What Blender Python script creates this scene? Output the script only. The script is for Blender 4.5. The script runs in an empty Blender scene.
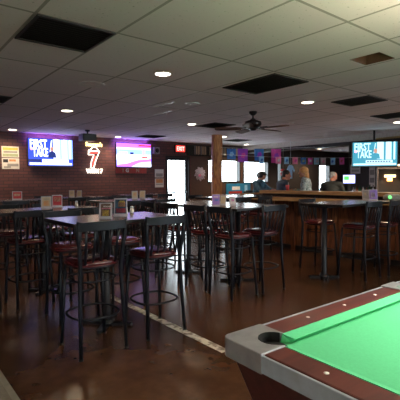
import bpy, bmesh, math, random
from mathutils import Vector, Matrix, Euler
random.seed(7)
PI = math.pi
S = bpy.context.scene
C = S.collection
CEIL = 2.557
BACK = 10.0

# ------------------------------------------------------------------ materials
def new_mat(name):
    m = bpy.data.materials.new(name); m.use_nodes = True
    return m, m.node_tree.nodes, m.node_tree.links, m.node_tree.nodes['Principled BSDF']

def mat(name, col, rough=.5, metal=0., var=.12, scale=18., coat=0., bump=0., col2=None, spec=.5):
    m, N, L, b = new_mat(name)
    tc = N.new('ShaderNodeTexCoord'); nz = N.new('ShaderNodeTexNoise')
    nz.inputs['Scale'].default_value = scale; nz.inputs['Detail'].default_value = 4
    L.new(tc.outputs['Object'], nz.inputs['Vector'])
    rp = N.new('ShaderNodeValToRGB')
    a = [max(0, c*(1-var)) for c in col]; c2 = [min(1, c*(1+var)) for c in (col2 or col)]
    rp.color_ramp.elements[0].position = .3; rp.color_ramp.elements[1].position = .7
    rp.color_ramp.elements[0].color = (*a, 1); rp.color_ramp.elements[1].color = (*c2, 1)
    L.new(nz.outputs['Fac'], rp.inputs['Fac']); L.new(rp.outputs['Color'], b.inputs['Base Color'])
    b.inputs['Roughness'].default_value = rough; b.inputs['Metallic'].default_value = metal
    b.inputs['Coat Weight'].default_value = coat; b.inputs['Specular IOR Level'].default_value = spec
    if bump:
        bp = N.new('ShaderNodeBump'); bp.inputs['Strength'].default_value = bump; bp.inputs['Distance'].default_value = .01
        L.new(nz.outputs['Fac'], bp.inputs['Height']); L.new(bp.outputs['Normal'], b.inputs['Normal'])
    return m

def emit(name, col, s):
    m, N, L, b = new_mat(name)
    b.inputs['Base Color'].default_value = (.02, .02, .02, 1)
    b.inputs['Roughness'].default_value = .4
    b.inputs['Emission Color'].default_value = (*col, 1); b.inputs['Emission Strength'].default_value = s
    return m

def wood(name, c1, c2, rough=.4, axis='Z', scale=6., coat=0.):
    m, N, L, b = new_mat(name)
    tc = N.new('ShaderNodeTexCoord'); mp = N.new('ShaderNodeMapping')
    st = {'X': (.12, 1, 1), 'Y': (1, .12, 1), 'Z': (1, 1, .12)}[axis]
    mp.inputs['Scale'].default_value = [scale*k for k in st]
    L.new(tc.outputs['Object'], mp.inputs['Vector'])
    nz = N.new('ShaderNodeTexNoise'); nz.inputs['Scale'].default_value = 3; nz.inputs['Detail'].default_value = 6
    nz.inputs['Distortion'].default_value = 1.2
    L.new(mp.outputs['Vector'], nz.inputs['Vector'])
    rp = N.new('ShaderNodeValToRGB'); rp.color_ramp.elements[0].color = (*c1, 1); rp.color_ramp.elements[1].color = (*c2, 1)
    rp.color_ramp.elements[0].position = .35; rp.color_ramp.elements[1].position = .68
    L.new(nz.outputs['Fac'], rp.inputs['Fac']); L.new(rp.outputs['Color'], b.inputs['Base Color'])
    b.inputs['Roughness'].default_value = rough; b.inputs['Coat Weight'].default_value = coat
    return m

def floor_mat():
    m, N, L, b = new_mat('stained_concrete')
    tc = N.new('ShaderNodeTexCoord')
    n1 = N.new('ShaderNodeTexNoise'); n1.inputs['Scale'].default_value = 1.1; n1.inputs['Detail'].default_value = 3; n1.inputs['Distortion'].default_value = .2
    n2 = N.new('ShaderNodeTexNoise'); n2.inputs['Scale'].default_value = 9; n2.inputs['Detail'].default_value = 8
    L.new(tc.outputs['Object'], n1.inputs['Vector']); L.new(tc.outputs['Object'], n2.inputs['Vector'])
    mx = N.new('ShaderNodeMath'); mx.operation = 'MULTIPLY_ADD'; mx.inputs[1].default_value = .45; 
    L.new(n2.outputs['Fac'], mx.inputs[0]); 
    h = N.new('ShaderNodeMath'); h.operation = 'MULTIPLY'; h.inputs[1].default_value = .6
    L.new(n1.outputs['Fac'], h.inputs[0]); L.new(h.outputs[0], mx.inputs[2])
    rp = N.new('ShaderNodeValToRGB'); e = rp.color_ramp.elements
    e[0].position = .33; e[0].color = (.046, .019, .009, 1); e[1].position = .72; e[1].color = (.105, .046, .021, 1)
    k = rp.color_ramp.elements.new(.53); k.color = (.070, .030, .014, 1)
    L.new(mx.outputs[0], rp.inputs['Fac']); L.new(rp.outputs['Color'], b.inputs['Base Color'])
    rr = N.new('ShaderNodeMapRange'); rr.inputs[3].default_value = .24; rr.inputs[4].default_value = .28
    L.new(n1.outputs['Fac'], rr.inputs[0]); L.new(rr.outputs[0], b.inputs['Roughness'])
    b.inputs['Specular IOR Level'].default_value = .30
    return m

def ceiling_mat():
    m, N, L, b = new_mat('ceiling_tile')
    tc = N.new('ShaderNodeTexCoord'); sp = N.new('ShaderNodeSeparateXYZ'); L.new(tc.outputs['Object'], sp.inputs[0])
    def line(out, off, step, w):
        a = N.new('ShaderNodeMath'); a.operation = 'SUBTRACT'; a.inputs[1].default_value = off; L.new(out, a.inputs[0])
        p = N.new('ShaderNodeMath'); p.operation = 'PINGPONG'; p.inputs[1].default_value = step/2; L.new(a.outputs[0], p.inputs[0])
        c = N.new('ShaderNodeMath'); c.operation = 'LESS_THAN'; c.inputs[1].default_value = w; L.new(p.outputs[0], c.inputs[0])
        return c.outputs[0]
    lx = line(sp.outputs[0], 1.508, .61, .012); ly = line(sp.outputs[1], 2.863, 1.22, .012)
    mx = N.new('ShaderNodeMath'); mx.operation = 'MAXIMUM'; L.new(lx, mx.inputs[0]); L.new(ly, mx.inputs[1])
    nz = N.new('ShaderNodeTexNoise'); nz.inputs['Scale'].default_value = 45; nz.inputs['Detail'].default_value = 5
    L.new(tc.outputs['Object'], nz.inputs['Vector'])
    rp = N.new('ShaderNodeValToRGB'); e = rp.color_ramp.elements
    e[0].position = .27; e[0].color = (.45, .43, .41, 1); e[1].position = .36; e[1].color = (.86, .79, .81, 1)
    L.new(nz.outputs['Fac'], rp.inputs['Fac'])
    # each tile has aged a little differently
    def cell(out, off, step):
        a = N.new('ShaderNodeMath'); a.operation = 'SUBTRACT'; a.inputs[1].default_value = off; L.new(out, a.inputs[0])
        p = N.new('ShaderNodeMath'); p.operation = 'DIVIDE'; p.inputs[1].default_value = step; L.new(a.outputs[0], p.inputs[0])
        f = N.new('ShaderNodeMath'); f.operation = 'FLOOR'; L.new(p.outputs[0], f.inputs[0]); return f.outputs[0]
    cb = N.new('ShaderNodeCombineXYZ'); L.new(cell(sp.outputs[0], 1.508, .61), cb.inputs[0]); L.new(cell(sp.outputs[1], 2.863, 1.22), cb.inputs[1])
    wn = N.new('ShaderNodeTexWhiteNoise'); L.new(cb.outputs[0], wn.inputs['Vector'])
    mr = N.new('ShaderNodeMapRange'); mr.inputs[3].default_value = .90; mr.inputs[4].default_value = 1.0; L.new(wn.outputs['Value'], mr.inputs[0])
    ml = N.new('ShaderNodeVectorMath'); ml.operation = 'SCALE'; L.new(rp.outputs['Color'], ml.inputs[0]); L.new(mr.outputs[0], ml.inputs['Scale'])
    mix = N.new('ShaderNodeMix'); mix.data_type = 'RGBA'; L.new(mx.outputs[0], mix.inputs['Factor'])
    L.new(ml.outputs[0], mix.inputs['A']); mix.inputs['B'].default_value = (.40, .37, .36, 1)
    L.new(mix.outputs['Result'], b.inputs['Base Color']); b.inputs['Roughness'].default_value = .85
    return m

def brick_mat():
    m, N, L, b = new_mat('dark_brick')
    tc = N.new('ShaderNodeTexCoord'); sp = N.new('ShaderNodeSeparateXYZ'); cb = N.new('ShaderNodeCombineXYZ')
    L.new(tc.outputs['Object'], sp.inputs[0]); L.new(sp.outputs[0], cb.inputs[0]); L.new(sp.outputs[2], cb.inputs[1])
    bt = N.new('ShaderNodeTexBrick'); bt.inputs['Scale'].default_value = 1
    bt.inputs['Brick Width'].default_value = .22; bt.inputs['Row Height'].default_value = .075; bt.inputs['Mortar Size'].default_value = .008
    bt.inputs['Color1'].default_value = (.15, .052, .046, 1); bt.inputs['Color2'].default_value = (.10, .038, .038, 1); bt.inputs['Mortar'].default_value = (.055, .030, .032, 1)
    L.new(cb.outputs[0], bt.inputs['Vector']); L.new(bt.outputs['Color'], b.inputs['Base Color'])
    bp = N.new('ShaderNodeBump'); bp.inputs['Strength'].default_value = .4; bp.inputs['Distance'].default_value = .01; bp.invert = True
    L.new(bt.outputs['Fac'], bp.inputs['Height']); L.new(bp.outputs['Normal'], b.inputs['Normal'])
    b.inputs['Roughness'].default_value = .65
    return m

def glass_mat():
    m, N, L, b = new_mat('window_glass')
    out = N['Material Output']; t = N.new('ShaderNodeBsdfTransparent'); g = N.new('ShaderNodeBsdfGlossy'); mx = N.new('ShaderNodeMixShader')
    g.inputs['Roughness'].default_value = .02; t.inputs['Color'].default_value = (.93, .97, .97, 1)
    nz = N.new('ShaderNodeTexNoise'); mr = N.new('ShaderNodeMapRange'); mr.inputs[3].default_value = .05; mr.inputs[4].default_value = .09
    L.new(nz.outputs['Fac'], mr.inputs[0]); L.new(mr.outputs[0], mx.inputs[0])
    L.new(t.outputs[0], mx.inputs[1]); L.new(g.outputs[0], mx.inputs[2]); L.new(mx.outputs[0], out.inputs[0])
    return m

M = dict(
    floor=floor_mat(), ceiling=ceiling_mat(), brick=brick_mat(), glass=glass_mat(),
    brownwall=mat('brown_wall_paint', (.085, .045, .032), .6), darkwall=mat('dark_wall_paint', (.03, .024, .024), .6),
    soffit=mat('grey_soffit', (.55, .51, .48), .8), blackbeam=mat('black_beam', (.012, .010, .010), .5),
    base=mat('black_baseboard', (.02, .015, .014), .5),
    frame=mat('black_metal', (.010, .013, .020), .42, .2, spec=.35), vinyl=mat('burgundy_vinyl', (.070, .010, .013), .27, coat=.3),
    piping=mat('vinyl_piping', (.10, .012, .016), .35),
    table=mat('dark_laminate', (.080, .058, .056), .24, scale=40, var=.04, spec=.9), tedge=mat('black_table_edge', (.014, .012, .013), .35),
    iron=mat('cast_iron', (.018, .019, .024), .4, .3),
    black=mat('black_plastic', (.012, .012, .013), .35), vent=mat('black_vent', (.030, .026, .025), .6), hole=mat('raw_wood_recess', (.14, .07, .04), .8),
    white=mat('white_plastic', (.75, .73, .70), .4), paper=mat('white_paper', (.70, .68, .63), .7, var=.06),
    chrome=mat('brushed_aluminium', (.52, .60, .68), .3, .6), casting=mat('pocket_casting', (.36, .36, .37), .38, .55),
    cloth=mat('green_cloth', (.10, .50, .235), .92, var=.05, scale=120, spec=.15), rail=wood('mahogany_rail', (.065, .012, .010), (.12, .028, .020), .35, 'X', 5),
    body=wood('mahogany_body', (.05, .012, .012), (.09, .022, .018), .4, 'X', 5),
    sight=mat('pearl', (.85, .83, .78), .3), hollow=mat('pocket_leather', (.006, .006, .006), .8),
    log=wood('log_pine', (.34, .11, .035), (.78, .37, .13), .5, 'Z', 9), barwood=wood('bar_planks', (.045, .016, .009), (.24, .085, .032), .45, 'Z', 7),
    bartop=wood('bar_rail', (.36, .20, .09), (.60, .38, .18), .28, 'Y', 6, .4), barsurf=wood('bar_surface', (.06, .03, .022), (.13, .07, .045), .2, 'Y', 6, .5),
    blade=wood('walnut_blade', (.07, .030, .022), (.16, .07, .048), .4, 'X', 7), bronze=mat('dark_bronze', (.03, .025, .028), .35, .7),
    stripe=None, mat=mat('tan_mat', (.22, .19, .15), .8, scale=60, bump=.3), matedge=mat('tan_mat_edge', (.27, .24, .19), .6),
    skin=mat('skin', (.50, .24, .16), .5, var=.06), skin2=mat('ruddy_skin', (.60, .25, .16), .5, var=.06),
    hairdark=mat('dark_hair', (.014, .009, .008), .5, scale=70), hairblond=mat('blond_hair', (.55, .29, .11), .5, scale=60, var=.4, bump=.6), hairgrey=mat('grey_hair', (.42, .40, .38), .6, scale=60, var=.3),
    plaid=mat('blue_plaid', (.06, .15, .22), .8, scale=30, var=.6), navy=mat('navy_shirt', (.03, .055, .10), .8), teal=mat('grey_teal_top', (.26, .32, .34), .8, scale=28, var=.7),
    darkshirt=mat('charcoal_shirt', (.03, .035, .035), .8), jeans=mat('denim', (.03, .045, .09), .8), brownshirt=mat('brown_shirt', (.13, .07, .05), .8),
    cap=mat('olive_cap', (.022, .024, .014), .7), shoe=mat('black_shoe', (.012, .012, .012), .5),
    purple=mat('purple_card', (.28, .17, .55), .5), yellow=mat('yellow_card', (.75, .50, .08), .5), red=mat('red_card', (.50, .05, .04), .5), orange=mat('orange_card', (.62, .28, .12), .5),
    beige=mat('beige_card', (.50, .40, .28), .6), blue=mat('blue_card', (.02, .22, .45), .5), acrylic=mat('frosted_acrylic', (.46, .44, .50), .25, coat=.5),
    greencard=mat('green_card', (.35, .42, .25), .6), greycard=mat('grey_card', (.30, .29, .28), .6), white2=mat('white_card', (.85, .85, .85), .6),
    pflag=mat('purple_cloth', (.36, .05, .56), .7), bflag=mat('blue_cloth', (.05, .20, .58), .7), mflag=mat('magenta_cloth', (.72, .08, .42), .7), pkflag=mat('pink_cloth', (.90, .28, .45), .7), lbflag=mat('light_blue_cloth', (.35, .65, .90), .7), wflag=mat('pale_cloth', (.62, .55, .60), .7), rflag=mat('red_cloth', (.5, .05, .07), .7),
    bottle_g=mat('green_bottle', (.02, .10, .04), .1, coat=.5), bottle_a=mat('amber_bottle', (.20, .07, .015), .1, coat=.5), bottle_c=mat('clear_bottle', (.5, .52, .55), .1, coat=.5),
    valance=mat('dark_valance', (.018, .022, .020), .9), tanslat=wood('tan_slat', (.34, .24, .14), (.55, .42, .27), .6, 'Z', 5),
    steel=mat('steel_shelf', (.30, .30, .31), .35, .6), conc=mat('outdoor_concrete', (.8, .8, .78), .9), gold=mat('gold_fringe', (.45, .30, .08), .35, .5),
    lampshade=mat('green_lamp_shade', (.02, .12, .05), .4),
    cabframe=mat('cabinet_frame', (.085, .065, .06), .5), led=emit('violet_led', (.30, .14, 1), 110), e_white=emit('screen_white', (.80, .84, 1), 3.6), e_blue=emit('screen_blue', (.02, .05, .55), 2.4), e_lblue=emit('screen_light_blue', (.20, .34, 1), 3.2), e_pblue=emit('screen_pale_blue', (.46, .48, 1), 3.4),
    e_navy=emit('screen_navy', (.01, .03, .25), 1.0), e_pink=emit('screen_pink', (1, .45, .75), 2.0), e_vio=emit('screen_violet', (.28, .08, 1), 4.2), e_red=emit('screen_red', (1, .06, .05), 1.6),
    e_teal=emit('screen_teal', (.05, .45, .65), .9), e_cyan=emit('screen_pale_cyan', (.60, .92, 1), 1.5), e_green=emit('screen_green', (.12, .85, .12), 1.5), e_skin=emit('screen_skin', (.9, .45, .35), .9),
    neonw=emit('neon_white', (1, .93, .78), 3.2), neony=emit('neon_yellow', (1, .80, .35), 2.6), neonr=emit('neon_red', (1, .07, .05), 2.6),
    exit=emit('exit_red', (1, .03, .02), 2.4), exitw=emit('exit_letters', (1, .60, .55), 2.0), lamp=emit('lamp_glow', (1, .86, .66), 25), lampoff=mat('lamp_unlit', (.55, .50, .55), .4),
    warm=emit('warm_lamp', (1, .36, .10), 9), warm2=emit('cream_lamp', (1, .72, .38), 4), tube=emit('tube_lamp', (1, .95, .86), 9), greenled=emit('green_led', (.15, 1, .2), 2.2),
)
def stripe_mat():
    m, N, L, b = new_mat('checker_stripe')
    tc = N.new('ShaderNodeTexCoord'); ck = N.new('ShaderNodeTexNoise'); ck.inputs['Scale'].default_value = 16; ck.inputs['Detail'].default_value = 3
    L.new(tc.outputs['Object'], ck.inputs['Vector'])
    rp = N.new('ShaderNodeValToRGB'); rp.color_ramp.elements[0].position = .42; rp.color_ramp.elements[0].color = (.16, .12, .09, 1)
    rp.color_ramp.elements[1].position = .52; rp.color_ramp.elements[1].color = (.62, .57, .50, 1)
    L.new(ck.outputs['Fac'], rp.inputs['Fac']); L.new(rp.outputs['Color'], b.inputs['Base Color']); b.inputs['Roughness'].default_value = .45
    return m
M['stripe'] = stripe_mat()

# ------------------------------------------------------------------ mesh building
class MB:
    def __init__(s): s.v = []; s.f = []; s.mi = []; s.sm = []; s.mats = []
    def m(s, mt):
        if mt not in s.mats: s.mats.append(mt)
        return s.mats.index(mt)
    def add(s, vs, fs, mt, smooth=False, T=None):
        o = len(s.v); k = s.m(mt)
        s.v += [(T @ Vector(p)) if T is not None else Vector(p) for p in vs]
        for f in fs: s.f.append([i+o for i in f]); s.mi.append(k); s.sm.append(smooth)
        return s
    def box(s, x0, x1, y0, y1, z0, z1, mt, T=None, ch=0.):
        if ch <= 0:
            vs = [(x, y, z) for z in (z0, z1) for y in (y0, y1) for x in (x0, x1)]
            return s.add(vs, [(0, 2, 3, 1), (4, 5, 7, 6), (0, 1, 5, 4), (2, 6, 7, 3), (0, 4, 6, 2), (1, 3, 7, 5)], mt, T=T)
        bm = bmesh.new(); bmesh.ops.create_cube(bm, size=1)
        for v in bm.verts: v.co = Vector(((x0+x1)/2+v.co.x*(x1-x0), (y0+y1)/2+v.co.y*(y1-y0), (z0+z1)/2+v.co.z*(z1-z0)))
        bmesh.ops.bevel(bm, geom=bm.edges[:], offset=ch, segments=2, profile=.6, affect='EDGES', clamp_overlap=True)
        bm.verts.index_update(); vs = [v.co.copy() for v in bm.verts]; fs = [[v.index for v in f.verts] for f in bm.faces]; bm.free()
        return s.add(vs, fs, mt, T=T)
    def tube(s, pts, r, mt, n=8, closed=False, T=None, flat=1.):
        pts = [Vector(p) for p in pts]; k = len(pts); rs = r if isinstance(r, (list, tuple)) else [r]*k
        vs = []; ref = None
        for i, p in enumerate(pts):
            if closed: d = pts[(i+1) % k]-pts[i-1]
            else: d = pts[min(i+1, k-1)]-pts[max(i-1, 0)]
            d.normalize()
            if ref is None:
                ref = Vector((0, 0, 1)) if abs(d.z) < .9 else Vector((1, 0, 0))
            u = (ref-d*ref.dot(d)).normalized(); ref = u; w = d.cross(u)
            for j in range(n):
                a = 2*PI*j/n; vs.append(p+u*math.cos(a)*rs[i]+w*math.sin(a)*rs[i]*flat)
        fs = []
        for i in range(k if closed else k-1):
            for j in range(n):
                a = i*n+j; b = i*n+(j+1) % n; c = ((i+1) % k)*n+(j+1) % n; d = ((i+1) % k)*n+j
                fs.append((a, b, c, d))
        if not closed: fs += [tuple(range(n))[::-1], tuple(range((k-1)*n, k*n))]
        return s.add(vs, fs, mt, True, T)
    def lathe(s, prof, mt, n=20, T=None, smooth=True):
        vs = [(r*math.cos(2*PI*j/n), r*math.sin(2*PI*j/n), z) for r, z in prof for j in range(n)]
        fs = [(i*n+j, i*n+(j+1) % n, (i+1)*n+(j+1) % n, (i+1)*n+j) for i in range(len(prof)-1) for j in range(n)]
        if prof[0][0] > 1e-4: fs.append(tuple(range(n))[::-1])
        if prof[-1][0] > 1e-4: fs.append(tuple(range((len(prof)-1)*n, len(prof)*n)))
        return s.add(vs, fs, mt, smooth, T)
    def prism(s, poly, z0, z1, mt, T=None, smooth=False):
        n = len(poly); vs = [(x, y, z0) for x, y in poly]+[(x, y, z1) for x, y in poly]
        fs = [tuple(range(n))[::-1], tuple(range(n, 2*n))]+[(i, (i+1) % n, n+(i+1) % n, n+i) for i in range(n)]
        return s.add(vs, fs, mt, smooth, T)
    def quad(s, x0, x1, z0, z1, y, mt, T=None):   # a panel facing -Y
        return s.add([(x0, y, z0), (x1, y, z0), (x1, y, z1), (x0, y, z1)], [(0, 1, 2, 3)], mt, T=T)
    def poly(s, pts, y, mt, th=.004, T=None):       # flat shape facing -Y, with thickness
        n = len(pts); vs = [(x, y, z) for x, z in pts]+[(x, y+th, z) for x, z in pts]
        return s.add(vs, [tuple(range(n)), tuple(range(n, 2*n))[::-1]]+[(i, n+i, n+(i+1) % n, (i+1) % n) for i in range(n)], mt, T=T)
    def mesh(s, name):
        me = bpy.data.meshes.new(name); me.from_pydata([tuple(v) for v in s.v], [], s.f)
        for mt in s.mats: me.materials.append(mt)
        me.polygons.foreach_set('material_index', s.mi); me.polygons.foreach_set('use_smooth', s.sm)
        bm = bmesh.new(); bm.from_mesh(me); bmesh.ops.recalc_face_normals(bm, faces=bm.faces[:]); bm.to_mesh(me); bm.free()
        me.update(); return me
    def build(s, name, parent=None, loc=(0, 0, 0), rz=0, bevel=0):
        o = bpy.data.objects.new(name, s.mesh(name)); C.objects.link(o); o.parent = parent; o.location = loc; o.rotation_euler.z = rz
        if bevel:
            b = o.modifiers.new('bevel', 'BEVEL'); b.width = bevel; b.segments = 2; b.limit_method = 'ANGLE'
        return o

def tag(o, label, cat, group=None, kind=None):
    o['label'] = label; o['category'] = cat
    if group: o['group'] = group
    if kind: o['kind'] = kind
    return o
def thing(name, label, cat, loc=(0, 0, 0), rz=0, group=None):
    o = bpy.data.objects.new(name, None); o.empty_display_size = .1; C.objects.link(o); o.location = loc; o.rotation_euler.z = rz
    return tag(o, label, cat, group)
def struct(o): o['kind'] = 'structure'; return o
def dup(root, loc, rz, label, group=None):
    r = root.copy(); C.objects.link(r); r.location = loc; r.rotation_euler.z = rz; r['label'] = label
    if group: r['group'] = group
    for ch in list(root.children):
        c = ch.copy(); C.objects.link(c); c.parent = r
        for g in list(ch.children):
            d = g.copy(); C.objects.link(d); d.parent = c
    return r
def text_into(mb, txt, size, cx, cz, y, mt, width=None, shear=0, T=None, depth=.003, bold=.0):
    cu = bpy.data.curves.new('t', 'FONT'); cu.body = txt; cu.size = size; cu.align_x = 'CENTER'; cu.align_y = 'CENTER'
    cu.extrude = depth; cu.shear = shear; cu.offset = bold; cu.resolution_u = 2
    ob = bpy.data.objects.new('t', cu); C.objects.link(ob); bpy.context.view_layer.update()
    me = bpy.data.meshes.new_from_object(ob.evaluated_get(bpy.context.evaluated_depsgraph_get()))
    vs = [v.co.copy() for v in me.vertices]; fs = [list(p.vertices) for p in me.polygons]
    bpy.data.objects.remove(ob); bpy.data.curves.remove(cu)
    if not vs: return
    if width:
        w = max(v.x for v in vs)-min(v.x for v in vs); k = width/w
        for v in vs: v.x *= k
    mb.add([(v.x+cx, y-v.z, v.y+cz) for v in vs], fs, mt, T=T); bpy.data.meshes.remove(me)

# ------------------------------------------------------------------ the room
X0, X1, Y0, Y1 = -5.0, 17.0, -4.0, BACK
b = MB(); b.box(X0-.2, X1+.2, Y0-.2, Y1+.2, -.1, 0, M['floor']); struct(b.build('floor'))
# ceiling with a square cut-out
HX0, HX1, HY0, HY1 = 3.60, 3.91, 1.85, 2.15
b = MB()
for (a0, a1, c0, c1) in ((X0-.2, HX0, Y0-.2, Y1+.2), (HX1, X1+.2, Y0-.2, Y1+.2), (HX0, HX1, Y0-.2, HY0), (HX0, HX1, HY1, Y1+.2)):
    b.box(a0, a1, c0, c1, CEIL, CEIL+.03, M['ceiling'])
struct(b.build('ceiling'))
b = MB(); b.box(HX0, HX0+.01, HY0, HY1, CEIL+.001, CEIL+.3, M['hole']); b.box(HX1-.01, HX1, HY0, HY1, CEIL+.001, CEIL+.3, M['hole'])
b.box(HX0+.01, HX1-.01, HY0, HY0+.01, CEIL+.001, CEIL+.3, M['hole']); b.box(HX0+.01, HX1-.01, HY1-.01, HY1, CEIL+.001, CEIL+.3, M['hole']); b.box(HX0, HX1, HY0, HY1, CEIL+.3, CEIL+.31, M['vent'])
b.tube([(3.72, 1.87, CEIL+.05), (3.72, 2.13, CEIL+.22)], .02, M['hole'], 8)
tag(b.build('ceiling_recess'), 'square hole cut into the ceiling tiles, brown inside, near the top right', 'ceiling opening')

def wall_y(name, x0, x1, z0, z1, openings, mt_of, y0, y1):   # wall along X with rectangular openings
    xs = sorted({x0, x1, *[o[0] for o in openings], *[o[1] for o in openings], 7.75})
    xs = [x for x in xs if x0 <= x <= x1]
    b = MB()
    for i in range(len(xs)-1):
        a, c = xs[i], xs[i+1]; mid = (a+c)/2; mt = mt_of(mid)
        op = [o for o in openings if o[0] < mid < o[1]]
        if not op: b.box(a, c, y0, y1, z0, z1, mt)
        else:
            o = op[0]
            if o[2] > z0: b.box(a, c, y0, y1, z0, o[2], mt)
            if o[3] < z1: b.box(a, c, y0, y1, o[3], z1, mt)
    return struct(b.build(name))
FW = [(-4.2, -1.6, .75, 2.25), (4.8, 7.4, .75, 2.25), (7.8, 10.4, .75, 2.25)]  # unseen storefront openings, added so daylight brightens the ceiling
wall_y('wall_front', X0-.2, X1+.2, 0, CEIL, FW, lambda x: M['brownwall'], Y0-.2, Y0)
for i, (x0, x1, z0, z1) in enumerate(FW):
    b = MB(); t = .05; ya, yb = Y0-.12, Y0+.015
    b.box(x0, x0+t, ya, yb, z0, z1, M['black']); b.box(x1-t, x1, ya, yb, z0, z1, M['black']); b.box(x0+t, x1-t, ya, yb, z0, z0+t, M['black']); b.box(x0+t, x1-t, ya, yb, z1-t, z1, M['black'])
    w = struct(b.build('window_%d' % (i+5)))  # added window behind the camera, serves as a daylight source
    b = MB(); b.box(x0+t, x1-t, Y0-.07, Y0-.06, z0+t, z1-t, M['glass']); b.build('glass_pane', w)
b = MB(); b.box(-8, 20, Y0-9, Y0-.2, -.12, -.02, M['conc']); struct(b.build('ground_street'))
DOOR = (6.78, 7.68, 0, 2.14)
WINS = [(8.42, 9.90, 1.31, 2.08), (10.05, 11.36, 1.27, 2.06), (11.84, 12.10, .95, 2.03), (14.5, 15.3, .85, 2.0)]
wall_y('wall_back', X0-.2, X1+.2, 0, CEIL, [DOOR]+WINS, lambda x: M['brick'] if x < 7.75 else (M['brownwall'] if x < 11.6 else M['darkwall']), BACK, BACK+.2)
b = MB(); b.box(X0-.2, X0, Y0, Y1, 0, CEIL, M['brick']); struct(b.build('wall_left'))
b = MB(); b.box(X1, X1+.2, Y0, Y1, 0, CEIL, M['darkwall']); struct(b.build('wall_right'))
b = MB(); b.box(10.0, 10.12, 1.2, 5.95, 0, 2.31, M['darkwall']); struct(b.build('wall_backbar'))
b = MB(); b.box(X0, DOOR[0]-.06, BACK-.02, BACK, 0, .12, M['base']); b.box(DOOR[1]+.06, X1, BACK-.02, BACK, 0, .12, M['base']); struct(b.build('baseboard_back'))
# soffit over the back bar
b = MB(); b.box(10.0, 10.4, Y0, 9.98, 2.40, CEIL, M['soffit']); struct(b.build('trim_soffit'))
b = MB(); b.box(9.97, 10.4, Y0, 9.98, 2.31, 2.40, M['blackbeam']); struct(b.build('trim_beam'))
b = MB()
for i in range(60):
    y = 3.6+i*.022*1.2
    b.box(9.955, 9.967, y, y+.014, 2.385, 2.43, M['gold'])
o = tag(b.build('fringe_trim'), 'gold fringe running along the black beam above the bar television', 'trim', kind='stuff')
# the door
b = MB(); x0, x1, z0, z1 = DOOR
b.box(x0, x0+.05, BACK-.02, BACK+.16, 0, z1, M['black']); b.box(x1-.05, x1, BACK-.02, BACK+.16, 0, z1, M['black']); b.box(x0+.05, x1-.05, BACK-.02, BACK+.16, z1-.05, z1, M['black'])
fr = struct(b.build('door_1'))
b = MB(); yd = BACK+.05
b.box(x0+.05, x0+.12, yd, yd+.05, .02, z1-.05, M['iron']); b.box(x1-.12, x1-.05, yd, yd+.05, .02, z1-.05, M['iron'])
b.box(x0+.12, x1-.12, yd, yd+.05, .02, .22, M['iron']); b.box(x0+.12, x1-.12, yd, yd+.05, z1-.13, z1-.05, M['iron'])
dl = b.build('door_leaf', fr)
b = MB(); b.box(x0+.12, x1-.12, yd+.02, yd+.03, .22, z1-.13, M['glass']); b.build('glass_pane', dl)
b = MB(); b.tube([(x0+.10, yd-.04, 1.03), (x1-.10, yd-.04, 1.03)], .018, M['chrome'], 8); b.tube([(x0+.10, yd-.04, 1.03), (x0+.10, yd+.01, 1.03)], .014, M['chrome'], 8); b.tube([(x1-.10, yd-.04, 1.03), (x1-.10, yd+.01, 1.03)], .014, M['chrome'], 8); b.build('push_bar', dl)
# windows
for i, (x0, x1, z0, z1) in enumerate(WINS):
    b = MB(); t = .04; ya, yb = BACK-.015, BACK+.12
    b.box(x0, x0+t, ya, yb, z0, z1, M['black']); b.box(x1-t, x1, ya, yb, z0, z1, M['black']); b.box(x0+t, x1-t, ya, yb, z0, z0+t, M['black']); b.box(x0+t, x1-t, ya, yb, z1-t, z1, M['black'])
    w = struct(b.build('window_%d' % (i+1)))
    b = MB(); b.box(x0+t, x1-t, BACK+.06, BACK+.07, z0+t, z1-t, M['glass']); b.build('glass_pane', w)
# outside: walkway with a steel railing, seen through the glass
b = MB(); b.box(4, 20, BACK+.2, BACK+9, -.12, -.02, M['conc']); struct(b.build('ground_outside'))
t = thing('railing', 'dark metal railing outside the glass door', 'railing', (7.6, BACK+1.5, -.02))
b = MB(); b.tube([(-1.6, 0, 1.0), (1.6, 0, 1.0)], .022, M['iron']); b.build('top_rail', t)
b = MB(); b.tube([(-1.6, 0, .55), (1.6, 0, .55)], .016, M['iron']); b.build('lower_rail', t)
for x in (-1.6, -.55, .55, 1.6):
    b = MB(); b.tube([(x, 0, 0), (x, 0, 1.0)], .02, M['iron']); b.build('post', t)
# floor stripe and mat
b = MB(); b.box(2.16, 2.24, 2.4, 4.6, .0005, .003, M['stripe']); o = struct(b.build('trim_floor_stripe'))
t = thing('floor_mat', 'tan floor mat at the bottom left corner of the photo', 'floor mat', (0, 0, 0))
b = MB(); b.box(-.9, .64, 1.0, 3.7, .0005, .010, M['mat']); b.build('mat_surface', t)
b = MB(); b.box(.64, .68, 1.0, 3.7, .0005, .012, M['matedge']); b.build('mat_border', t)

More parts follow.
